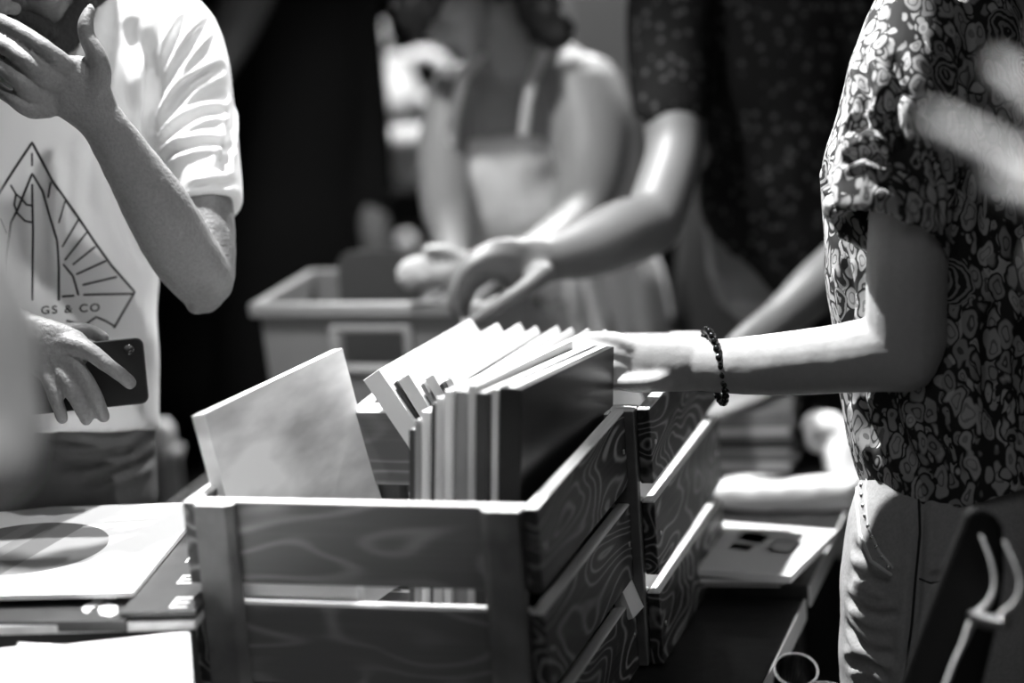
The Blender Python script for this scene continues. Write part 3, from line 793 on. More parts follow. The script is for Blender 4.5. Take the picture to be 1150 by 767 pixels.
    shirt = organic('t_shirt', bm, grey(.82, .8, bump=.06, scale=500), t, voxel=.0042, smooth=4, creases=cr, noise_amp=.003, noise_scale=16)
    # sleeve hem ring
    # collar
    bm = bmesh.new()
    c0 = W(32, 92, 2.86)
    for i in range(25):
        pass
    ring = [(c0 + RT*(.062*math.cos(a)) + (FW*.062 + UP*.015)*math.sin(a), .006, .006) for a in [2*math.pi*i/24 for i in range(25)]]
    tube(bm, ring, n=10, sub=1, view=UP); finish('collar', bm, grey(.8, .8), t)
    # trousers
    bm = bmesh.new()
    p0 = W(31, 590, D)
    hip = Vector((p0.x, p0.y, p0.z))
    ptube(bm, [(31, 440, D, 146, 108), (31, 500, D, 147, 110), (31, 560, D, 150, 114)], n=30, round_ends=(False, True))
    tube(bm, [(hip, .155, .118), (hip - EZ*.12, .165, .12), (hip - EZ*.2, .15, .11)])
    for s in (-1, 1):
        tube(bm, [(hip + Vector((s*.08, 0, -.12)), .085, .10), (Vector((hip.x+s*.10, hip.y, .48)), .065, .07), (Vector((hip.x+s*.12, hip.y, .06)), .055, .06)])
        tube(bm, [(Vector((hip.x+s*.12, hip.y+.03, .045)), .04, .045), (Vector((hip.x+s*.13, hip.y-.16, .035)), .045, .035)], view=EZ)
    cr = []
    for p in ([(50, 492), (100, 496), (150, 486)], [(60, 520), (110, 520), (165, 500)], [(90, 545), (130, 530), (175, 512)], [(50, 505), (90, 512), (140, 505)], [(60, 478), (110, 484), (165, 470)]):
        F(p, .006, .008, d)
    organic('trousers', bm, grey(.10, .8, bump=.2, scale=200), t, voxel=.006, smooth=3, creases=cr)
    # print projected on the shirt
    dg = bpy.context.evaluated_depsgraph_get(); dg.update()
    bvh = BVHTree.FromObject(shirt, dg)
    def hit(u, v):
        dr = (W(u, v, 1)-EYE).normalized()
        loc, nrm, idx, dist = bvh.ray_cast(EYE, dr, 6)
        return (loc - dr*.0005) if loc else None
    bm = bmesh.new()
    def stroke(pts, w=1.1):
        P = []
        for k in range(len(pts)-1):
            (x0, y0), (x1, y1) = pts[k], pts[k+1]; n = max(2, int(math.hypot(x1-x0, y1-y0)/3))
            for i in range(n+(k == len(pts)-2)): P.append((x0+(x1-x0)*i/n, y0+(y1-y0)*i/n))
        H = [hit(*p) for p in P]; H = [h for h in H if h]
        if len(H) > 1: tube(bm, [(h, w*2.8/F_PX, .0006) for h in H], n=8, sub=1)
    outline = [(-75, 320), (-30, 270), (0, 215), (16, 190), (36, 160), (60, 205), (85, 240), (105, 270), (125, 298), (151, 328), (128, 368)]
    stroke(outline, 1.5)
    stroke([(4, 335), (6, 290), (12, 250), (20, 235), (36, 195), (48, 215), (55, 240), (64, 270), (66, 300), (66, 337)], 1.4)
    stroke([(36, 207), (37, 260), (36, 337)], 1.3)
    stroke([(24, 223), (30, 230), (37, 231)], 1.2); stroke([(18, 218), (16, 230), (20, 240), (28, 248), (37, 250)], 1.2); stroke([(12, 208), (18, 218), (24, 223)], 1.1)
    for a, b in (((73, 226), (66, 250)), ((88, 247), (70, 277)), ((99, 259), (73, 292)), ((107, 277), (82, 297)), ((119, 293), (86, 308)), ((131, 311), (93, 320)), ((57, 205), (54, 222)), ((0, 246), (7, 262)), ((36, 172), (36, 186))):
        stroke([a, b], 1.1)
    stroke([(71, 297), (82, 310), (88, 331)], 1.2); stroke([(70, 333), (83, 332)], 1.2); stroke([(94, 331), (150, 330)], 1.2)
    stroke([(75, 360), (95, 365), (108, 356), (118, 360), (128, 366)], 1.1)
    pr = finish('shirt_print', bm, grey(.03, .7), t)
    cu = bpy.data.curves.new('x', 'FONT'); cu.body = 'GS & CO'; cu.size = 1; cu.space_character = 1.25; cu.offset = .015
    o = bpy.data.objects.new('x', cu); scene.collection.objects.link(o); dg = bpy.context.evaluated_depsgraph_get(); dg.update()
    me = bpy.data.meshes.new_from_object(o.evaluated_get(dg)); bpy.data.objects.remove(o)
    x0 = min(v.co.x for v in me.vertices); x1 = max(v.co.x for v in me.vertices)
    for v in me.vertices:
        u = 46 + (v.co.x-x0)/(x1-x0)*66; vv = 351 - v.co.y*12.5 - (u-80)*.05
        h = hit(u, vv)
        v.co = h if h else W(u, vv, d)
    me.materials.append(grey(.03, .7)); ob = bpy.data.objects.new('shirt_lettering', me); link(ob, t)
    ob.matrix_parent_inverse = Matrix.LocRotScale(t.location, t.rotation_euler, None).inverted()
    # phone held against the belly
    pc = W(110, 421, 2.69)
    X = (RT*.995 + UP*.10).normalized(); Y = (UP - X*UP.dot(X)).normalized(); Z = X.cross(Y)
    ph = empty('phone', pc, 'black phone held at the waist by the bearded person in white', 'phone')
    bm = bmesh.new(); prof = []
    hw, hh_, r = .073, .038, .009
    for cx, cy, a0 in ((hw-r, hh_-r, 0), (-hw+r, hh_-r, 90), (-hw+r, -hh_+r, 180), (hw-r, -hh_+r, 270)):
        for k in range(6):
            a = math.radians(a0+18*k); prof.append((cx+r*math.cos(a), cy+r*math.sin(a)))
    pc2 = pc - X*.018
    f = [bm.verts.new(pc2 + X*x + Y*y + Z*.004) for x, y in prof]; b = [bm.verts.new(pc2 + X*x + Y*y - Z*.004) for x, y in prof]
    bm.faces.new(f); bm.faces.new(b[::-1])
    for i in range(len(f)): j = (i+1) % len(f); bm.faces.new((f[i], f[j], b[j], b[i]))
    finish('phone_case', bm, grey(.006, .45), ph, smooth=False, bevel=.0015)
    bm = bmesh.new(); cc = pc2 + X*(hw-.016) + Y*(hh_-.013) + Z*.0045
    tube(bm, [(cc, .006, .006), (cc + Z*.001, .006, .006)], n=16, sub=1, round_ends=(False, False)); finish('camera_lens', bm, grey(.03, .1), ph)
    return t
SHIFT[0] = .06
man()
SHIFT[0] = 0.0

# ---- woman with floral shirt
def floral_woman():
    g = W(1080, 600, 2.68)
    t = empty('person', (g.x, g.y, 0), 'person in floral short-sleeved shirt and jeans reaching into the crates', 'person')
    bm = bmesh.new()
    ptube(bm, [(1060, -60, 2.70, 45, 50), (1060, -20, 2.70, 55, 60), (1070, 30, 2.70, 90, 100)])
    ptube(bm, [(1072, 30, 2.70, 85, 110), (1074, 160, 2.70, 118, 120), (1078, 300, 2.70, 118, 110), (1088, 450, 2.70, 106, 100), (1092, 520, 2.70, 90, 90)])
    head_c = W(1030, -170, 2.70)
    L, Xv, Yv, Zv = head_volumes(bm, head_c, -RT*.9 - UP*.35 - FW*.05, UP*.95 - RT*.3)
    # reaching arm
    ptube(bm, [(1040, 60, 2.60, 46, 46), (1030, 160, 2.575, 45, 44), (1021, 250, 2.57, 46, 44), (1018, 330, 2.575, 46, 42), (1017, 388, 2.58, 46, 38)])
    ptube(bm, [(1018, 394, 2.58, 47, 38), (982, 398, 2.59, 43, 37), (940, 403, 2.61, 39, 34), (900, 407, 2.63, 37, 32), (850, 410, 2.66, 34, 27), (812, 411, 2.685, 31, 22), (790, 409, 2.70, 30, 20)])
    ptube(bm, [(795, 409, 2.70, 30, 20), (765, 408, 2.71, 32, 17), (735, 408, 2.725, 33, 15), (705, 408, 2.74, 31, 13), (692, 408, 2.745, 28, 11)])
    Dh = 2.75
    finger(bm, [(712, 392, 2.735, 13, 13), (690, 384, 2.74, 12, 12), (660, 383, 2.745, 10.5, 11), (635, 392, 2.745, 9.5, 10), (612, 404, 2.745, 8.5, 9)])
    finger(bm, [(708, 404, 2.735, 13, 12), (682, 398, 2.735, 12, 12), (650, 396, 2.735, 10.5, 11), (618, 402, 2.735, 9.5, 10), (590, 414, 2.74, 8.5, 9)])
    finger(bm, [(708, 417, 2.735, 12, 12), (684, 414, 2.73, 11.5, 12), (652, 412, 2.73, 10, 11), (624, 417, 2.735, 9, 10), (604, 427, 2.74, 8, 9)])
    finger(bm, [(712, 428, 2.735, 11, 11), (690, 429, 2.73, 10, 11), (664, 428, 2.73, 9, 10), (642, 431, 2.735, 8, 9), (628, 436, 2.74, 7.5, 8)])
    finger(bm, [(762, 420, 2.712, 15, 14), (740, 428, 2.712, 12, 13), (716, 431, 2.718, 10.5, 11), (698, 430, 2.724, 9, 9), (684, 428, 2.73, 8, 8)])
    # far arm, hidden behind the body
    ptube(bm, [(1060, 60, 2.82, 42, 42), (1050, 180, 2.86, 40, 40), (1040, 300, 2.87, 38, 38), (990, 370, 2.86, 34, 30), (960, 400, 2.86, 26, 22)])
    organic('body', bm, grey(.50, .5, bump=.08, scale=150, var=.04, sss=.1), t, voxel=.0028, smooth=4, noise_amp=.0004, noise_scale=60)
    head_details(L, Xv, Yv, Zv, 1.0, t, grey(.03, .6, bump=.8, scale=200), long=True)
    # shirt
    fl = floral(.62, .03)
    bm = bmesh.new()
    ptube(bm, [(1064, -35, 2.70, 62, 70), (1062, 0, 2.70, 78, 118), (1060, 50, 2.70, 97, 128), (1061, 110, 2.70, 117, 132), (1063, 165, 2.70, 138, 132), (1065, 235, 2.70, 141, 126), (1068, 300, 2.70, 140, 120), (1074, 370, 2.70, 136, 118), (1082, 450, 2.70, 138, 120), (1091, 500, 2.70, 130, 124), (1106, 550, 2.70, 126, 124)], n=44, round_ends=(True, False))
    # sleeve shell, open at the hem
    def shell(rings, th):
        outer = rings; inner = [(c, a*(1-th/a.length), b*(1-th/b.length)) for c, a, b in rings]
        lo = rings_bm(bm, outer, 32, caps=False); li = rings_bm(bm, inner, 32, caps=False)
        for x, y in ((lo[0], li[0]), (lo[-1], li[-1])):
            for i in range(32):
                j = (i+1) % 32; bm.faces.new((x[i], x[j], y[j], y[i]))
    def R(u, v, d, ax, ay, bu, bv, bd):
        """ring: centre, a-vector in px (image), b-vector: px up/right and metres toward the camera"""
        k = d/F_PX
        return (W(u, v, d), RT*ax*k - UP*ay*k, RT*bu*k - UP*bv*k - FW*bd)
    rr = [R(1046, -5, 2.61, 52, 20, 0, 0, .05), R(1030, 50, 2.60, 60, 18, 0, -2, .056), R(1016, 120, 2.58, 66, 14, 0, -5, .058), R(1006, 190, 2.565, 67, 16, 0, -12, .058), R(999, 240, 2.558, 67, 20, 0, -20, .056), R(998, 268, 2.555, 68, 24, -2, -24, .052)]
    dense = []
    for k in range(len(rr)-1):
        for s in range(6):
            q = s/6
            dense.append(tuple(catmull([r[j] for r in rr], k, q) for j in range(3)))
    dense.append(rr[-1])
    shell(dense, .0065)
    cr = []
    def F(pts, w, a, dd=2.51): cr.append((pline(pts, dd), w, a))
    for p, w, a in (([(1006, 100), (1000, 140), (1012, 170)], .008, .012), ([(950, 150), (970, 140), (1000, 150)], .006, .008), ([(945, 185), (970, 172), (1000, 185)], .006, .008),
                    ([(1000, 60), (1020, 100), (1050, 130), (1072, 150)], .009, .010), ([(965, 60), (975, 110), (960, 160)], .006, .007), ([(1040, 140), (1060, 200), (1062, 260)], .010, .010),
                    ([(985, 200), (1010, 210), (1040, 250)], .007, .009), ([(1080, 60), (1078, 150), (1082, 240)], .006, .008)):
        F(p, w, a, 2.52)
    for p in ([(1100, 100), (1110, 200), (1105, 300)], [(1000, 455), (1010, 490), (1030, 530)], [(1040, 455), (1060, 500), (1080, 540)], [(965, 448), (972, 480), (985, 505)], [(1120, 330), (1110, 420), (1120, 500)]):
        F(p, .010, .009, 2.57)
    F([(930, 180), (934, 220), (938, 260)], .006, .009, 2.62)
    F([(948, 290), (955, 330), (950, 370)], .008, .008, 2.62)
    shirt = organic('floral_shirt', bm, fl, t, voxel=.0030, smooth=4, creases=cr, noise_amp=.006, noise_scale=13)
    # side seam with a pale piping
    dg = bpy.context.evaluated_depsgraph_get(); dg.update(); bvh = BVHTree.FromObject(shirt, dg)
    def hit(u, v, b=bvh):
        dr = (W(u, v, 1)-EYE).normalized(); loc, nrm, idx, dist = b.ray_cast(EYE, dr, 6)
        return loc
    bm = bmesh.new(); P = []
    for (x0, y0), (x1, y1) in zip([(1040, 48), (1062, 82), (1070, 120), (1072, 170), (1078, 215), (1076, 250)], [(1062, 82), (1070, 120), (1072, 170), (1078, 215), (1076, 250), (1074, 290)]):
        for i in range(8):
            h = hit(x0+(x1-x0)*i/8, y0+(y1-y0)*i/8)
            if h: P.append((h, .0013, .0013))
    tube(bm, P, n=8, sub=1); finish('seam', bm, fl, t)
    # jeans
    bm = bmesh.new()
    ptube(bm, [(1090, 490, 2.70, 104, 96), (1090, 545, 2.70, 124, 106), (1091, 580, 2.70, 138, 114), (1092, 620, 2.71, 146, 120), (1090, 700, 2.73, 147, 118), (1085, 780, 2.76, 140, 112)], n=36, round_ends=(False, True))
    k0 = W(1085, 780, 2.76)
    tube(bm, [(k0 + Vector((-.01, -.05, .03)), .10, .085), (Vector((k0.x-.02, k0.y-.06, .45)), .065, .065), (Vector((k0.x-.02, k0.y-.05, .08)), .06, .06)])
    tube(bm, [(k0 + Vector((0, .06, .03)), .10, .085), (Vector((k0.x+.02, k0.y+.10, .45)), .065, .065), (Vector((k0.x+.03, k0.y+.12, .08)), .06, .06)])
    for dx, dy in ((-.02, -.05), (.03, .12)):
        tube(bm, [(Vector((k0.x+dx+.02, k0.y+dy, .045)), .045, .04), (Vector((k0.x+dx-.16, k0.y+dy, .035)), .042, .032)], view=EZ)
    cr = []
    for p in ([(958, 640), (985, 655), (1010, 640)], [(952, 670), (980, 690), (1010, 690)], [(950, 700), (975, 730), (1005, 735)], [(950, 745), (975, 745), (1000, 760)], [(960, 610), (975, 640), (1000, 660)],
              [(1035, 560), (1030, 650), (1020, 767)], [(1040, 650), (1075, 645), (1100, 620)]):
        cr.append((pline(p, 2.62), .006, .006))
    jeans = organic('jeans', bm, grey(.44, .8, bump=.15, scale=250, var=.10), t, voxel=.0042, smooth=4, creases=cr, noise_amp=.004, noise_scale=22)
    dg = bpy.context.evaluated_depsgraph_get(); dg.update(); bj = BVHTree.FromObject(jeans, dg)
    def stitch(name, pts, w, m, out=.0):
        bm = bmesh.new(); P = []
        for (x0, y0), (x1, y1) in zip(pts, pts[1:]):
            n = max(2, int(math.hypot(x1-x0, y1-y0)/4))
            for i in range(n+1):
                h = hit(x0+(x1-x0)*i/n, y0+(y1-y0)*i/n, bj)
                if h and (not P or (h-P[-1][0]).length > .002): P.append((h, w, w))
        if len(P) > 2: tube(bm, P, n=8, sub=1); finish(name, bm, m, t)
    stitch('seam', [(1032, 556), (1033, 600), (1028, 650), (1024, 700), (1015, 767)], .0016, grey(.03, .8))
    stitch('pocket_edge', [(965, 520), (962, 560), (966, 600), (978, 630), (1000, 645)], .0022, grey(.75, .7))
    stitch('pocket_edge', [(975, 520), (972, 560), (976, 595), (988, 620), (1002, 637)], .0016, grey(.75, .7))
    stitch('seam', [(1033, 650), (1045, 655), (1060, 652)], .0012, grey(.03, .8))
    for i in range(9):
        a = i/8; u = 969+a*28; v = 545+a*95 - 14*math.sin(a*3.1)*0
        h = hit(968 + 30*a*a, 545+92*a, bj)
        if h:
            bm = bmesh.new(); ellipsoid(bm, h, RT*.0032, UP*.0032, FW*.002, 10); finish('pocket_stud', bm, grey(.7, .25, metal=.9), t)
    return t
floral_woman()

# bracelet of round black beads
wc = W(803, 411, 2.69)
br = empty('bead_bracelet', wc, 'shiny black bead bracelet on the wrist reaching over the crates', 'bracelet')
bead_mesh = None
bm = bmesh.new(); ellipsoid(bm, Vector((0, 0, 0)), Vector((.0046, 0, 0)), Vector((0, .0046, 0)), Vector((0, 0, .0046)), 18)
first = finish('bead', bm, grey(.008, .12, spec=.8), None)
NB = 26
for i in range(NB):
    a = 2*math.pi*i/NB
    k = 2.69/F_PX
    p = wc + RT*(-9*math.sin(a)*k - math.cos(a)*4*k*1.6*0) - UP*(-40*math.sin(a)*k) * 1 + FW*(-.0285*math.cos(a))
    p += RT*(8*k*(-math.cos(a)))*-.6
    # ring: vertical extent +-40 px, depth +-28 mm, leaning to the right at the bottom
    s_ = -math.sin(a)
    p = wc + RT*(-s_*9*k + math.cos(a)*5*k) + UP*(s_*41*k) + FW*(-.0275*math.cos(a))
    b = first if i == 0 else first.copy()
    if i: scene.collection.objects.link(b)
    b.parent = br; b.location = p - wc

# ---- middle woman in pale camisole
def cami_woman():
    g = W(640, 400, 3.85)
    t = empty('person', (g.x, g.y, 0), 'blurred person in pale strappy top and skirt bending over the plastic bin', 'person')
    bm = bmesh.new()
    hc = W(502, -22, 3.58)
    L, Xv, Yv, Zv = head_volumes(bm, hc, -RT*.55 - UP*.55 - FW*.55, UP*.8 - RT*.5, .95)
    ptube(bm, [(535, 0, 3.62, 36, 38), (560, 30, 3.68, 36, 38), (585, 80, 3.74, 60, 50)])
    ptube(bm, [(580, 60, 3.76, 50, 45), (590, 100, 3.76, 88, 62), (568, 160, 3.74, 74, 66), (566, 220, 3.74, 68, 62), (600, 290, 3.78, 70, 64), (650, 360, 3.85, 80, 80), (660, 420, 3.88, 90, 85)])
    ptube(bm, [(650, 105, 3.72, 52, 46), (660, 140, 3.70, 50, 46), (662, 190, 3.66, 40, 38), (650, 235, 3.60, 32, 30), (636, 262, 3.55, 29, 28)])
    ptube(bm, [(636, 262, 3.55, 29, 27), (600, 288, 3.48, 25, 23), (555, 300, 3.42, 18, 16), (522, 298, 3.39, 16, 12)])
    ptube(bm, [(524, 298, 3.39, 17, 12), (505, 302, 3.38, 21, 11), (490, 306, 3.38, 20, 9)])
    for k, (x, y) in enumerate(((466, 292), (460, 300), (462, 310), (470, 318))):
        finger(bm, [(492, 296+k*6, 3.38, 7, 7), (478, (y+296+k*5)/2, 3.375, 6.5, 6.5), (x, y, 3.38, 5.5, 6), (x-12, y+5, 3.385, 5, 5)])
    finger(bm, [(514, 290, 3.38, 9, 8), (498, 280, 3.37, 7, 7), (480, 280, 3.37, 6, 6)])
    ptube(bm, [(520, 110, 3.72, 42, 40), (500, 170, 3.68, 32, 32), (500, 230, 3.6, 28, 28), (505, 250, 3.55, 26, 25), (510, 290, 3.50, 18, 16), (512, 315, 3.47, 14, 11)])
    organic('body', bm, grey(.30, .5, sss=.1), t, voxel=.005, smooth=4)
    head_details(L, Xv, Yv, Zv, .95, t, grey(.02, .6), long=True)
    bm = bmesh.new()
    ptube(bm, [(515, -95, 3.55, 24, 24), (482, -50, 3.50, 30, 28), (468, 0, 3.48, 27, 24), (466, 32, 3.50, 16, 14)])
    ptube(bm, [(540, -95, 3.52, 24, 24), (505, -60, 3.47, 26, 24), (488, -14, 3.46, 20, 18), (484, 14, 3.47, 10, 10)])
    organic('hair', bm, grey(.02, .6), t, voxel=.005, smooth=3, noise_amp=.005, noise_scale=50)
    bm = bmesh.new()
    ptube(bm, [(560, 158, 3.74, 76, 70), (562, 200, 3.74, 77, 72), (568, 240, 3.74, 78, 69), (600, 290, 3.78, 80, 72)], round_ends=(False, True))
    organic('camisole', bm, grey(.72, .8), t, voxel=.005, smooth=4, noise_amp=.014, noise_scale=16)
    for P in ([(622, 42), (606, 70), (594, 105), (588, 150)], [(540, 62), (520, 90), (510, 130), (508, 160)]):
        bm = bmesh.new(); ptube(bm, [(u, v, 3.62 + (.04 if v < 80 else 0) + (.01 if v > 120 else 0), 6, 4) for u, v in P]); finish('strap', bm, grey(.72, .8), t)
    bm = bmesh.new()
    ptube(bm, [(625, 285, 3.80, 84, 78), (655, 320, 3.84, 90, 84), (664, 380, 3.88, 96, 90), (672, 480, 3.95, 120, 100), (680, 600, 4.0, 140, 110)], round_ends=(True, False))
    cr = [(pline([(x, 300, 3.74), (x+14, 420, 3.8)]), .012, .012) for x in (600, 625, 652, 680, 705)]
    organic('skirt', bm, grey(.72, .8), t, voxel=.006, smooth=3, creases=cr)
    bm = bmesh.new()
    k0 = W(680, 600, 4.0)
    for s in (-1, 1):
        tube(bm, [(Vector((k0.x+s*.07, k0.y, k0.z)), .06, .06), (Vector((k0.x+s*.07, k0.y, .3)), .045, .05), (Vector((k0.x+s*.07, k0.y, .05)), .035, .04), (Vector((k0.x+s*.08, k0.y-.14, .03)), .035, .025)])
    organic('leggings', bm, grey(.1, .7), t, voxel=.008, smooth=3)
cami_woman()

# ---- person in black, faint patterned top, reaching to the bin
def black_top_person():
    g = W(860, 400, 3.6)
    t = empty('person', (g.x, g.y, 0), 'blurred person in dark faintly patterned top, bare arm reaching to the plastic bin', 'person')
    bm = bmesh.new()
    hc = W(820, -190, 3.4)
    L, Xv, Yv, Zv = head_volumes(bm, hc, -RT*.5 - UP*.6 - FW*.5, UP*.8 - RT*.4)
    ptube(bm, [(835, -120, 3.45, 40, 42), (850, -60, 3.5, 50, 50), (850, 0, 3.52, 90, 60), (860, 150, 3.54, 78, 66), (870, 300, 3.56, 76, 70)])
    ptube(bm, [(760, 0, 3.46, 36, 34), (754, 60, 3.43, 34, 34), (755, 120, 3.40, 35, 34), (758, 170, 3.38, 33, 33), (742, 226, 3.34, 34, 32), (732, 250, 3.32, 34, 30)])
    ptube(bm, [(734, 252, 3.32, 35, 32), (700, 262, 3.28, 38, 34), (660, 280, 3.25, 34, 30), (625, 290, 3.22, 26, 20), (608, 294, 3.21, 26, 17)])
    ptube(bm, [(612, 292, 3.21, 27, 17), (590, 296, 3.20, 31, 14), (572, 300, 3.195, 30, 12)])
    finger(bm, [(588, 280, 3.195, 11, 10), (560, 276, 3.185, 9.5, 9), (530, 290, 3.18, 8.5, 8), (512, 318, 3.185, 8, 8), (508, 345, 3.19, 7, 7)])
    finger(bm, [(578, 290, 3.19, 11, 10), (552, 288, 3.175, 9.5, 9), (526, 302, 3.17, 8.5, 8), (513, 328, 3.175, 8, 8), (512, 352, 3.18, 7, 7)])
    finger(bm, [(574, 304, 3.19, 10, 10), (548, 298, 3.18, 9, 9), (524, 314, 3.19, 8, 8), (516, 340, 3.2, 7.5, 7), (520, 358, 3.2, 7, 7)])
    finger(bm, [(574, 312, 3.2, 9, 9), (552, 308, 3.2, 8, 8), (532, 322, 3.21, 7.5, 7), (522, 344, 3.22, 7, 7), (524, 358, 3.22, 6, 6)])
    finger(bm, [(612, 306, 3.18, 13, 12), (592, 322, 3.165, 11, 10), (565, 340, 3.16, 9.5, 9), (540, 356, 3.165, 8, 8), (522, 366, 3.17, 7, 7)])
    # the other forearm
    ptube(bm, [(1000, 40, 3.5, 44, 44), (1010, 140, 3.45, 36, 36), (1000, 225, 3.4, 34, 34), (960, 285, 3.36, 33, 32), (915, 325, 3.32, 30, 28), (880, 356, 3.30, 25, 20), (850, 380, 3.28, 24, 16), (830, 398, 3.27, 24, 12)])
    for k in range(4): finger(bm, [(838-k*2, 385+k*9, 3.27, 8, 8), (818, 396+k*9, 3.265, 7, 7), (800, 406+k*9, 3.27, 6, 6)])
    organic('body', bm, grey(.11, .5, sss=.1), t, voxel=.005, smooth=4)
    head_details(L, Xv, Yv, Zv, 1.0, t, grey(.02, .6), long=True)
    # top
    m, nt, b = new_mat('faint_pattern_fabric')
    tc = nt.nodes.new('ShaderNodeTexCoord'); v = nt.nodes.new('ShaderNodeTexVoronoi'); v.inputs['Scale'].default_value = 75
    nt.links.new(tc.outputs['Object'], v.inputs['Vector'])
    sp = nt.nodes.new('ShaderNodeSeparateColor'); nt.links.new(v.outputs['Color'], sp.inputs[0])
    f = math_node(nt, 'MULTIPLY', math_node(nt, 'LESS_THAN', v.outputs['Distance'], .33), math_node(nt, 'GREATER_THAN', sp.outputs[0], .5))
    mr = nt.nodes.new('ShaderNodeMapRange'); mr.inputs['To Min'].default_value = .006; mr.inputs['To Max'].default_value = .045
    nt.links.new(f, mr.inputs['Value']); nt.links.new(mr.outputs['Result'], b.inputs['Base Color']); b.inputs['Roughness'].default_value = .9; b.inputs['Specular IOR Level'].default_value = .1
    bm = bmesh.new()
    ptube(bm, [(850, -70, 3.5, 60, 60), (848, -30, 3.52, 110, 72), (862, 60, 3.53, 110, 80), (876, 150, 3.54, 92, 84), (885, 230, 3.55, 100, 88), (890, 300, 3.56, 76, 80), (892, 350, 3.57, 40, 50)])
    ptube(bm, [(790, -30, 3.5, 60, 55), (756, 10, 3.46, 54, 52), (752, 60, 3.43, 48, 48), (753, 118, 3.41, 44, 44), (753, 130, 3.41, 42, 42)], round_ends=(True, False))
    ptube(bm, [(940, -30, 3.5, 60, 55), (1000, 20, 3.48, 54, 52), (1008, 110, 3.45, 44, 44)], round_ends=(True, False))
    organic('patterned_top', bm, m, t, voxel=.006, smooth=4, noise_amp=.006, noise_scale=12)
    bm = bmesh.new()
    ptube(bm, [(850, 230, 3.74, 84, 70), (850, 330, 3.86, 95, 80), (860, 420, 3.90, 90, 80)])
    k0 = W(860, 420, 3.90)
    for s in (-1, 1):
        tube(bm, [(Vector((k0.x+s*.07, k0.y, k0.z)), .085, .085), (Vector((k0.x+s*.09, k0.y+.05, .45)), .06, .06), (Vector((k0.x+s*.09, k0.y+.05, .07)), .055, .055)])
        tube(bm, [(Vector((k0.x+s*.09, k0.y+.04, .04)), .045, .04), (Vector((k0.x+s*.09, k0.y-.13, .035)), .045, .03)], view=EZ)
    organic('trousers', bm, grey(.06, .8), t, voxel=.008, smooth=3)
black_top_person()

# ---- person in black behind the man
def shadow_person():
    g = W(340, 400, 4.3)
    t = empty('person', (g.x, g.y, 0), 'person dressed all in black standing in the dark behind the white T-shirt', 'person')
    bm = bmesh.new()
    hc = W(325, -190, 4.3)
    L, Xv, Yv, Zv = head_volumes(bm, hc, FW*.8 - RT*.3, UP)
    ptube(bm, [(325, -120, 4.3, 34, 34), (328, -60, 4.3, 60, 50), (330, 60, 4.3, 80, 60), (332, 200, 4.3, 70, 56)])
    ptube(bm, [(300, -60, 4.25, 34, 34), (280, -10, 4.2, 30, 30), (258, 40, 4.15, 27, 27), (236, 84, 4.1, 22, 20), (225, 110, 4.1, 20, 14)])
    ptube(bm, [(228, 104, 4.1, 20, 13), (220, 125, 4.1, 22, 10)])
    for k in range(4): finger(bm, [(212+k*7, 128, 4.1, 5, 5), (210+k*7, 142, 4.09, 4.5, 4.5), (211+k*6, 152, 4.1, 4, 4)])
    finger(bm, [(238, 110, 4.1, 6, 6), (244, 124, 4.09, 5, 5), (244, 134, 4.09, 4, 4)])
    ptube(bm, [(380, -50, 4.3, 34, 34), (398, 60, 4.3, 28, 28), (410, 160, 4.3, 24, 24), (420, 250, 4.25, 18, 16), (424, 285, 4.25, 16, 11)])
    organic('body', bm, grey(.16, .6), t, voxel=.006, smooth=3)
    head_details(L, Xv, Yv, Zv, 1.0, t, grey(.01, .7))
    bm = bmesh.new()
    ptube(bm, [(327, -80, 4.3, 50, 45), (330, -40, 4.3, 92, 60), (330, 60, 4.3, 92, 68), (332, 200, 4.3, 84, 62), (334, 300, 4.3, 92, 68), (336, 500, 4.35, 100, 75), (336, 640, 4.4, 104, 78)])
    ptube(bm, [(380, -50, 4.3, 40, 40), (400, 60, 4.3, 32, 32), (412, 160, 4.3, 28, 28), (420, 236, 4.26, 22, 20)])
    organic('black_dress', bm, grey(.006, .9, spec=.1), t, voxel=.008, smooth=3)
    bm = bmesh.new(); k0 = W(336, 640, 4.4)
    for s in (-1, 1):
        tube(bm, [(Vector((k0.x+s*.08, k0.y, k0.z)), .05, .05), (Vector((k0.x+s*.08, k0.y, .06)), .035, .035), (Vector((k0.x+s*.08, k0.y-.12, .03)), .035, .025)])
    organic('boots', bm, grey(.01, .5), t, voxel=.008, smooth=3)
shadow_person()

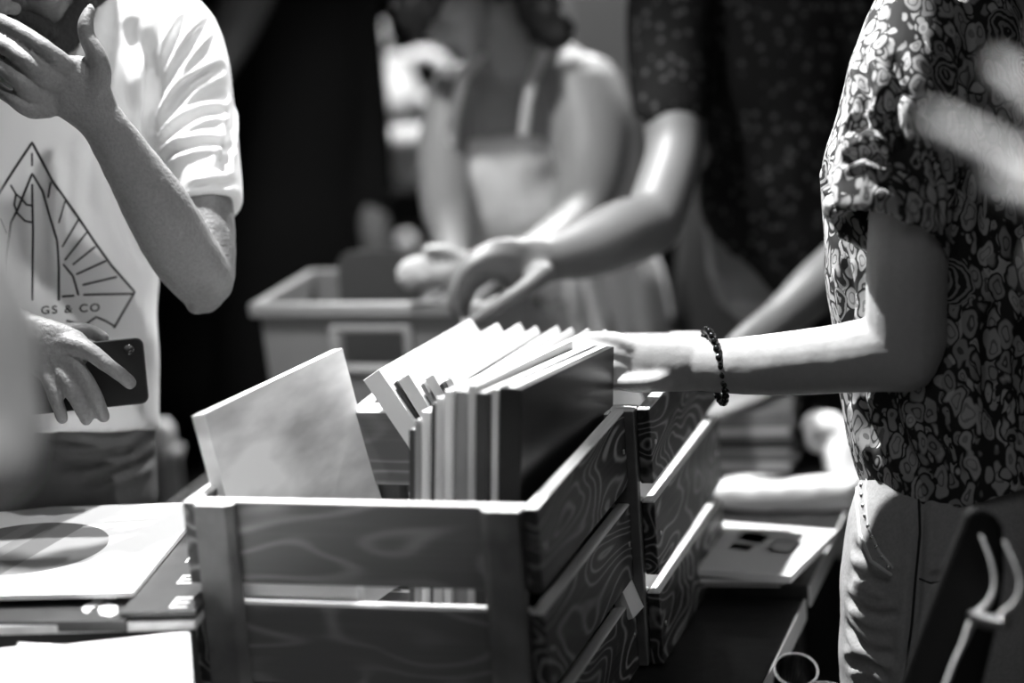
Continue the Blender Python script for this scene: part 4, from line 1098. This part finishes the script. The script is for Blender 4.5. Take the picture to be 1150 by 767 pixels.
# ---- near person at the left edge
def left_edge_person():
    g = W(-450, 500, 2.0)
    t = empty('person', (g.x, g.y, 0), 'blurred near person in grey jacket, only a hanging sleeve showing beside the left pile', 'person')
    bm = bmesh.new(); D = 2.0
    L, Xv, Yv, Zv = head_volumes(bm, W(-450, -220, D), FW*.8 + RT*.3, UP)
    ptube(bm, [(-450, -130, D, 70, 70), (-450, -20, D, 120, 90), (-450, 200, D, 120, 100), (-450, 400, D, 120, 100)])
    # arm bent at the elbow, fist in the pocket of the jacket
    ptube(bm, [(-160, -20, D, 60, 60), (-70, 200, D, 50, 52), (-40, 330, D, 44, 46), (-24, 470, D, 42, 44), (-22, 520, D, 42, 44)])
    ptube(bm, [(-22, 515, D, 38, 40), (-60, 540, 1.93, 40, 40), (-130, 520, 1.88, 34, 32), (-180, 500, 1.86, 30, 22)])
    ptube(bm, [(-175, 500, 1.86, 30, 20), (-210, 490, 1.85, 38, 18), (-235, 484, 1.85, 36, 15)])
    for k in range(4): finger(bm, [(-238, 462+k*17, 1.85, 10, 10), (-268, 466+k*15, 1.845, 9, 9), (-282, 474+k*13, 1.86, 8, 8)])
    finger(bm, [(-200, 470, 1.85, 12, 12), (-222, 452, 1.845, 10, 10), (-244, 448, 1.85, 9, 9)])
    organic('body', bm, grey(.3, .5), t, voxel=.006, smooth=4)
    head_details(L, Xv, Yv, Zv, 1.0, t, grey(.02, .6))
    bm = bmesh.new()
    ptube(bm, [(-450, -90, D, 90, 80), (-450, -40, D, 150, 100), (-450, 200, D, 150, 112), (-450, 420, D, 145, 112), (-450, 640, D, 150, 115)], n=30)
    ptube(bm, [(-170, -20, D, 72, 70), (-90, 160, D, 60, 60), (-42, 330, D, 58, 56), (-20, 470, D, 55, 55), (-16, 515, D, 51, 50)])
    ptube(bm, [(-18, 515, D, 51, 50), (-64, 534, 1.93, 46, 48), (-120, 522, 1.89, 40, 42)])
    organic('grey_jacket', bm, grey(.8, .85, var=.1), t, voxel=.006, smooth=4, noise_amp=.010, noise_scale=12)
    bm = bmesh.new(); k0 = W(-450, 640, D)
    tube(bm, [(k0+EZ*.05, .16, .12), (k0-EZ*.12, .17, .13), (k0-EZ*.2, .15, .11)])
    for s in (-1, 1):
        tube(bm, [(k0 + Vector((s*.085, 0, -.1)), .10, .11), (Vector((k0.x+s*.09, k0.y, .48)), .07, .075), (Vector((k0.x+s*.09, k0.y, .06)), .058, .06)])
        tube(bm, [(Vector((k0.x+s*.09, k0.y-.03, .045)), .045, .04), (Vector((k0.x+s*.1, k0.y+.15, .035)), .045, .035)], view=EZ)
    organic('trousers', bm, grey(.03, .8), t, voxel=.008, smooth=3)
SHIFT[0] = -.24
left_edge_person()
SHIFT[0] = 0.0

# ---- near person at the right edge, gesturing hand
def right_edge_person():
    g = W(1700, 500, 1.35)
    t = empty('person', (g.x, g.y, 0), 'very blurred near person pointing a raised hand in front of the floral shirt', 'person')
    bm = bmesh.new(); D = 1.38
    L, Xv, Yv, Zv = head_volumes(bm, W(1850, -350, 1.3), FW*.8 - RT*.3, UP)
    ptube(bm, [(1850, -220, 1.3, 110, 110), (1850, -60, 1.3, 190, 140), (1850, 200, 1.3, 190, 150), (1850, 700, 1.3, 190, 150)])
    ptube(bm, [(1640, -20, 1.3, 80, 80), (1620, 250, 1.3, 72, 72), (1580, 470, 1.32, 66, 66), (1450, 380, 1.34, 62, 58), (1330, 270, 1.36, 48, 42), (1285, 225, 1.37, 46, 34)])
    ptube(bm, [(1290, 230, 1.37, 46, 34), (1250, 190, 1.38, 66, 28), (1215, 165, 1.38, 70, 24)])
    finger(bm, [(1225, 215, 1.38, 20, 20), (1160, 192, 1.38, 18, 18), (1095, 160, 1.38, 16, 16), (1045, 134, 1.38, 14, 14)])
    finger(bm, [(1225, 150, 1.385, 20, 20), (1180, 130, 1.38, 18, 18), (1145, 100, 1.375, 16, 16), (1124, 76, 1.38, 14, 14)])
    finger(bm, [(1235, 120, 1.39, 18, 18), (1205, 84, 1.385, 16, 16), (1185, 55, 1.38, 15, 15), (1175, 34, 1.38, 13, 13)])
    finger(bm, [(1235, 250, 1.38, 18, 18), (1195, 262, 1.375, 16, 16), (1170, 300, 1.375, 14, 14), (1172, 330, 1.38, 12, 12)])
    finger(bm, [(1250, 235, 1.36, 24, 22), (1190, 230, 1.35, 20, 18), (1150, 215, 1.35, 18, 17), (1122, 204, 1.352, 15, 15)])
    organic('body', bm, grey(.62, .5, sss=.1), t, voxel=.005, smooth=4)
    head_details(L, Xv, Yv, Zv, 1.0, t, grey(.02, .6), long=True)
    bm = bmesh.new()
    ptube(bm, [(1850, -150, 1.3, 130, 120), (1850, -60, 1.3, 230, 160), (1850, 200, 1.3, 220, 170), (1850, 700, 1.3, 220, 170), (1850, 1100, 1.3, 240, 180)], n=30)
    ptube(bm, [(1660, -60, 1.3, 100, 100), (1625, 150, 1.3, 92, 90), (1610, 300, 1.3, 88, 86)], round_ends=(True, False))
    organic('dark_shirt', bm, grey(.05, .85), t, voxel=.006, smooth=3)
    bm = bmesh.new(); k0 = W(1850, 1050, 1.3)
    for s in (-1, 1):
        tube(bm, [(k0 + Vector((s*.07, 0, .05)), .10, .10), (Vector((k0.x+s*.09, k0.y, .48)), .07, .075), (Vector((k0.x+s*.09, k0.y, .06)), .058, .06)])
        tube(bm, [(Vector((k0.x+s*.09, k0.y-.03, .045)), .045, .04), (Vector((k0.x+s*.1, k0.y+.15, .035)), .045, .035)], view=EZ)
    organic('trousers', bm, grey(.03, .8), t, voxel=.008, smooth=3)
right_edge_person()

# ------------------------------------------------------------------ background shelf with white crockery
def lathe(bm, base, prof, n=28, up=EZ, X=Vector((1, 0, 0))):
    Y = up.cross(X).normalized(); X = Y.cross(up)
    rings_bm(bm, [(base + up*z, X*r, Y*r) for r, z in prof], n, caps=True)
def shelf():
    d = 5.0
    zt1 = W(462, 200, d); zt2 = W(462, 290, d)
    t = empty('shelf_rack', (zt1.x, zt1.y, 0), 'dark shelf rack far behind, holding white crockery', 'shelf')
    y = zt1.y
    xs = (W(432, 200, d).x, W(530, 200, d).x)
    xs = (W(405, 200, d).x, W(560, 200, d).x)
    for z in (zt1.z-.008, zt2.z-.008, .3):
        box_obj('shelf_board', ((xs[0]+xs[1])/2, y+.04, z), (xs[1]-xs[0], .22, .016), grey(.03, .7), t)
    for x in xs:
        for dy in (-.06, .14): box_obj('post', (x, y+dy, .85), (.016, .016, 1.7), grey(.05, .6), t)
    px = d/F_PX
    # bowl
    def P(u, v): return W(u, v, d)
    b0 = Vector((P(465, 200).x, y, zt1.z))
    bw = empty('white_bowl', b0, 'white bowl blurred on the far dark shelf', 'bowl')
    bm = bmesh.new(); lathe(bm, b0, [(.040, 0), (.044, .012), (.062, .05), (.082, .085), (.088, .12), (.084, .12), (.070, .06), (.01, .02)])
    finish('vessel', bm, grey(.85, .4), bw)
    # jug with a loop handle standing in it ... on a board above
    zb = P(440, 128).z
    box_obj('shelf_board', ((xs[0]+xs[1])/2, y+.05, zb-.010), (xs[1]-xs[0], .2, .016), grey(.03, .7), t)
    for u, v0, nm, lab in ((448, 128, 'white_jug', 'white jug with a big loop handle on the far shelf'),):
        j0 = Vector((P(448, 128).x, y, zb)); jg = empty(nm, j0, lab, 'jug')
        bm = bmesh.new(); lathe(bm, j0, [(.030, 0), (.048, .02), (.052, .05), (.036, .09), (.030, .115), (.036, .125), (.030, .125), (.02, .08), (.01, .03)])
        finish('vessel', bm, grey(.85, .4), jg)
        bm = bmesh.new(); cc = j0 + Vector((.060, 0, .075))
        tube(bm, [(cc + Vector((.048*math.cos(a), 0, .048*math.sin(a))), .014, .014) for a in [2*math.pi*k/20 for k in range(21)]], n=10, sub=1, view=Vector((0, 1, 0)))
        finish('handle', bm, grey(.85, .4), jg)
    # white blossoms
    f0 = Vector((P(406, 128).x, y, zb))
    fb = empty('flower_vase', f0, 'vase of white flowers blurred on the far shelf', 'vase')
    bm = bmesh.new(); lathe(bm, f0, [(.022, 0), (.026, .03), (.016, .06), (.020, .075), (.014, .07), (.008, .02)]); finish('vase_body', bm, grey(.3, .4), fb)
    random.seed(3)
    for u, v, r in ((398, 82, .026), (400, 55, .024), (418, 30, .028), (412, 12, .026), (425, 42, .022), (395, 38, .02), (420, 70, .022)):
        c = P(u, v); c.y = y + random.uniform(-.02, .02)
        bm = bmesh.new()
        for k in range(9):
            a = k*2.4; q = Vector((math.cos(a)*.6, math.sin(a*1.7)*.5, math.sin(a)*.6))*r
            ellipsoid(bm, c+q, Vector((r*.55, 0, 0)), Vector((0, r*.3, 0)), Vector((0, 0, r*.5)), 10)
        finish('blossom', bm, grey(.8, .7), fb)
        bm = bmesh.new(); tube(bm, [(c, .002, .002), (f0+EZ*.06, .002, .002)], n=6, sub=2); finish('stem', bm, grey(.1, .7), fb)
    # white cup on the lower board
    c0 = Vector((P(458, 290).x, y, zt2.z)); cp = empty('white_cup', c0, 'small white cup on the lower far shelf above the bin', 'cup')
    bm = bmesh.new(); lathe(bm, c0, [(.022, 0), (.030, .02), (.036, .055), (.033, .055), (.026, .02), (.005, .008)]); finish('vessel', bm, grey(.6, .4), cp)
    bm = bmesh.new(); cc = c0 + Vector((.038, 0, .03))
    tube(bm, [(cc + Vector((.014*math.cos(a), 0, .016*math.sin(a))), .004, .004) for a in [2*math.pi*k/14 for k in range(15)]], n=8, sub=1, view=Vector((0, 1, 0))); finish('handle', bm, grey(.6, .4), cp)
shelf()
spot('shelf_fill', (W(455, 100, 5).x, W(455, 100, 5).y-.9, 3.0), W(455, 120, 5), 380, 30, .05)  # unseen spot added to brighten the white crockery
# pale bottle and cup between the man and the dark dress
def bottle():
    d = 3.9
    p = W(190, 545, d); t = empty('pale_bottle_stand', (p.x, p.y, 0), 'narrow pale stool with a white jar, seen beside the white T-shirt', 'stool')
    top = W(190, 500, d).z
    bm = bmesh.new(); lathe(bm, Vector((p.x, p.y, 0)), [(.05, 0), (.03, .05), (.022, .3), (.022, top-.02), (.03, top), (.001, top)]); finish('stool_post', bm, grey(.3, .6), t)
    j = empty('white_jar', (p.x, p.y, top), 'white jar on the pale stool behind the white T-shirt', 'jar')
    bm = bmesh.new(); lathe(bm, Vector((p.x-.004, p.y, top)), [(.018, 0), (.020, .01), (.020, .035), (.014, .045), (.001, .046)]); finish('vessel', bm, grey(.8, .4), j)
    t.name = 'stool'
bottle()

# ------------------------------------------------------------------ chair with chrome arm, lower right
def chair():
    d = 2.30
    g = W(1080, 760, d)
    t = empty('chair', (g.x, g.y, 0), 'black padded chair with curved chrome armrests in front of the jeans', 'chair')
    blackp = grey(.008, .6)
    k = d/F_PX
    bm = bmesh.new()
    # padded back: slab outline in its own leaning plane, 4 cm thick
    prof = [(1084, 572), (1098, 568), (1116, 576), (1126, 592), (1128, 640), (1120, 700), (1096, 800), (1070, 900), (960, 900), (1008, 772), (1046, 670)]
    f = [bm.verts.new(W(u, v, d)) for u, v in prof]; b = [bm.verts.new(W(u, v, d+.045)) for u, v in prof]
    bm.faces.new(f); bm.faces.new(b[::-1])
    for i in range(len(f)): j = (i+1) % len(f); bm.faces.new((f[i], f[j], b[j], b[i]))
    finish('backrest', bm, blackp, t, smooth=False, bevel=.006)
    chrome = grey(.9, .28, metal=.25, spec=.8)
    bm = bmesh.new(); ptube(bm, [(1102, 602, d-.02, 1.4, 2), (1113, 630, d-.03, 2.1, 3), (1117, 655, d-.035, 2.5, 3), (1110, 676, d-.035, 3.4, 4), (1094, 694, d-.03, 5, 5), (1082, 722, d-.03, 3.2, 4), (1070, 748, d-.03, 2.8, 4), (1055, 790, d-.03, 3, 4), (1030, 860, d-.03, 3, 4)], n=14)
    finish('armrest', bm, chrome, t)
    bm = bmesh.new(); ptube(bm, [(1128, 608, d-.06, 1.3, 2), (1140, 634, d-.07, 1.9, 3), (1146, 655, d-.075, 2.3, 3), (1140, 676, d-.075, 2.8, 3), (1124, 690, d-.07, 3.4, 4)], n=14)
    finish('armrest', bm, chrome, t)
    bm = bmesh.new(); ptube(bm, [(1094, 692, d-.03, 8, 8), (1110, 698, d-.05, 9, 9), (1128, 700, d-.07, 7, 8)], n=14); finish('bracket', bm, grey(.35, .3, metal=1), t)
    p = W(1020, 900, d)
    box_obj('seat', (p.x+.02, p.y+.02, p.z-.03), (.36, .36, .05), blackp, t, EX, EY, .01)
    for sx in (-.15, .15):
        for sy in (-.15, .15):
            q = Vector((p.x+.02, p.y+.02, 0)) + EX*sx + EY*sy
            bm = bmesh.new(); tube(bm, [(q, .011, .011), (q+EZ*(p.z-.04), .011, .011)], n=12, sub=2, round_ends=(False, False)); finish('leg', bm, chrome, t)
chair()

# ------------------------------------------------------------------ drinking glasses, low at the bottom edge
gl = glass_mat()
def cup(label, px, z_top, tilt, r=.021, h=.11):
    base_t = W(*px)
    up = (EZ + RT*tilt[0] - FW*tilt[1]).normalized()
    b = base_t - up*h
    t = empty('drinking_glass', b, label, 'glass', 'glasses at the table corner')
    bm = bmesh.new(); X = RT
    prof = [(r*.72, 0), (r*.74, .004), (r*.85, h*.45), (r, h-.002), (r*.985, h), (r*.95, h-.002), (r*.80, h*.45), (r*.68, .010), (.001, .010)]
    lathe(bm, b, prof, 40, up=up); finish('glass_wall', bm, gl, t)
    bm = bmesh.new(); Yv = up.cross(X).normalized(); Xv = Yv.cross(up)
    tube(bm, [(base_t + Xv*r*.985*math.cos(a) + Yv*r*.985*math.sin(a), .0005, .0005) for a in [2*math.pi*i/40 for i in range(41)]], n=8, sub=1)
    finish('rim', bm, grey(.8, .15, spec=.8), t)
    return b
b1 = cup('clear glass with bright rim at the dark table corner, the taller of the two', (894, 752, 2.50), 0, (.10, .62), r=.023, h=.10)
b2 = cup('clear glass beside the taller one, only its rim showing', (930, 779, 2.50), 0, (.15, .2), r=.023, h=.07)
# small round black stool carrying the glasses, below the frame
zs = min(b1.z, b2.z) - .010
sc_ = Vector(((b1.x+b2.x)/2 + .012, (b1.y+b2.y)/2 - .01, 0))
st = empty('stool', sc_, 'small black stool beside the dark table corner under the two glasses', 'stool')
bm = bmesh.new(); lathe(bm, sc_ + EZ*(zs-.022), [(.05, 0), (.062, .004), (.064, .018), (.058, .022), (.001, .022)], 32); finish('seat', bm, grey(.01, .5), st)
for q in range(3):
    a = math.radians(120*q+20)
    bm = bmesh.new(); tube(bm, [(sc_ + Vector((math.cos(a)*.04, math.sin(a)*.04, zs-.022)), .008, .008), (sc_ + Vector((math.cos(a)*.10, math.sin(a)*.10, .008)), .008, .008)], n=10, sub=2, view=UP); finish('leg', bm, grey(.02, .4), st)
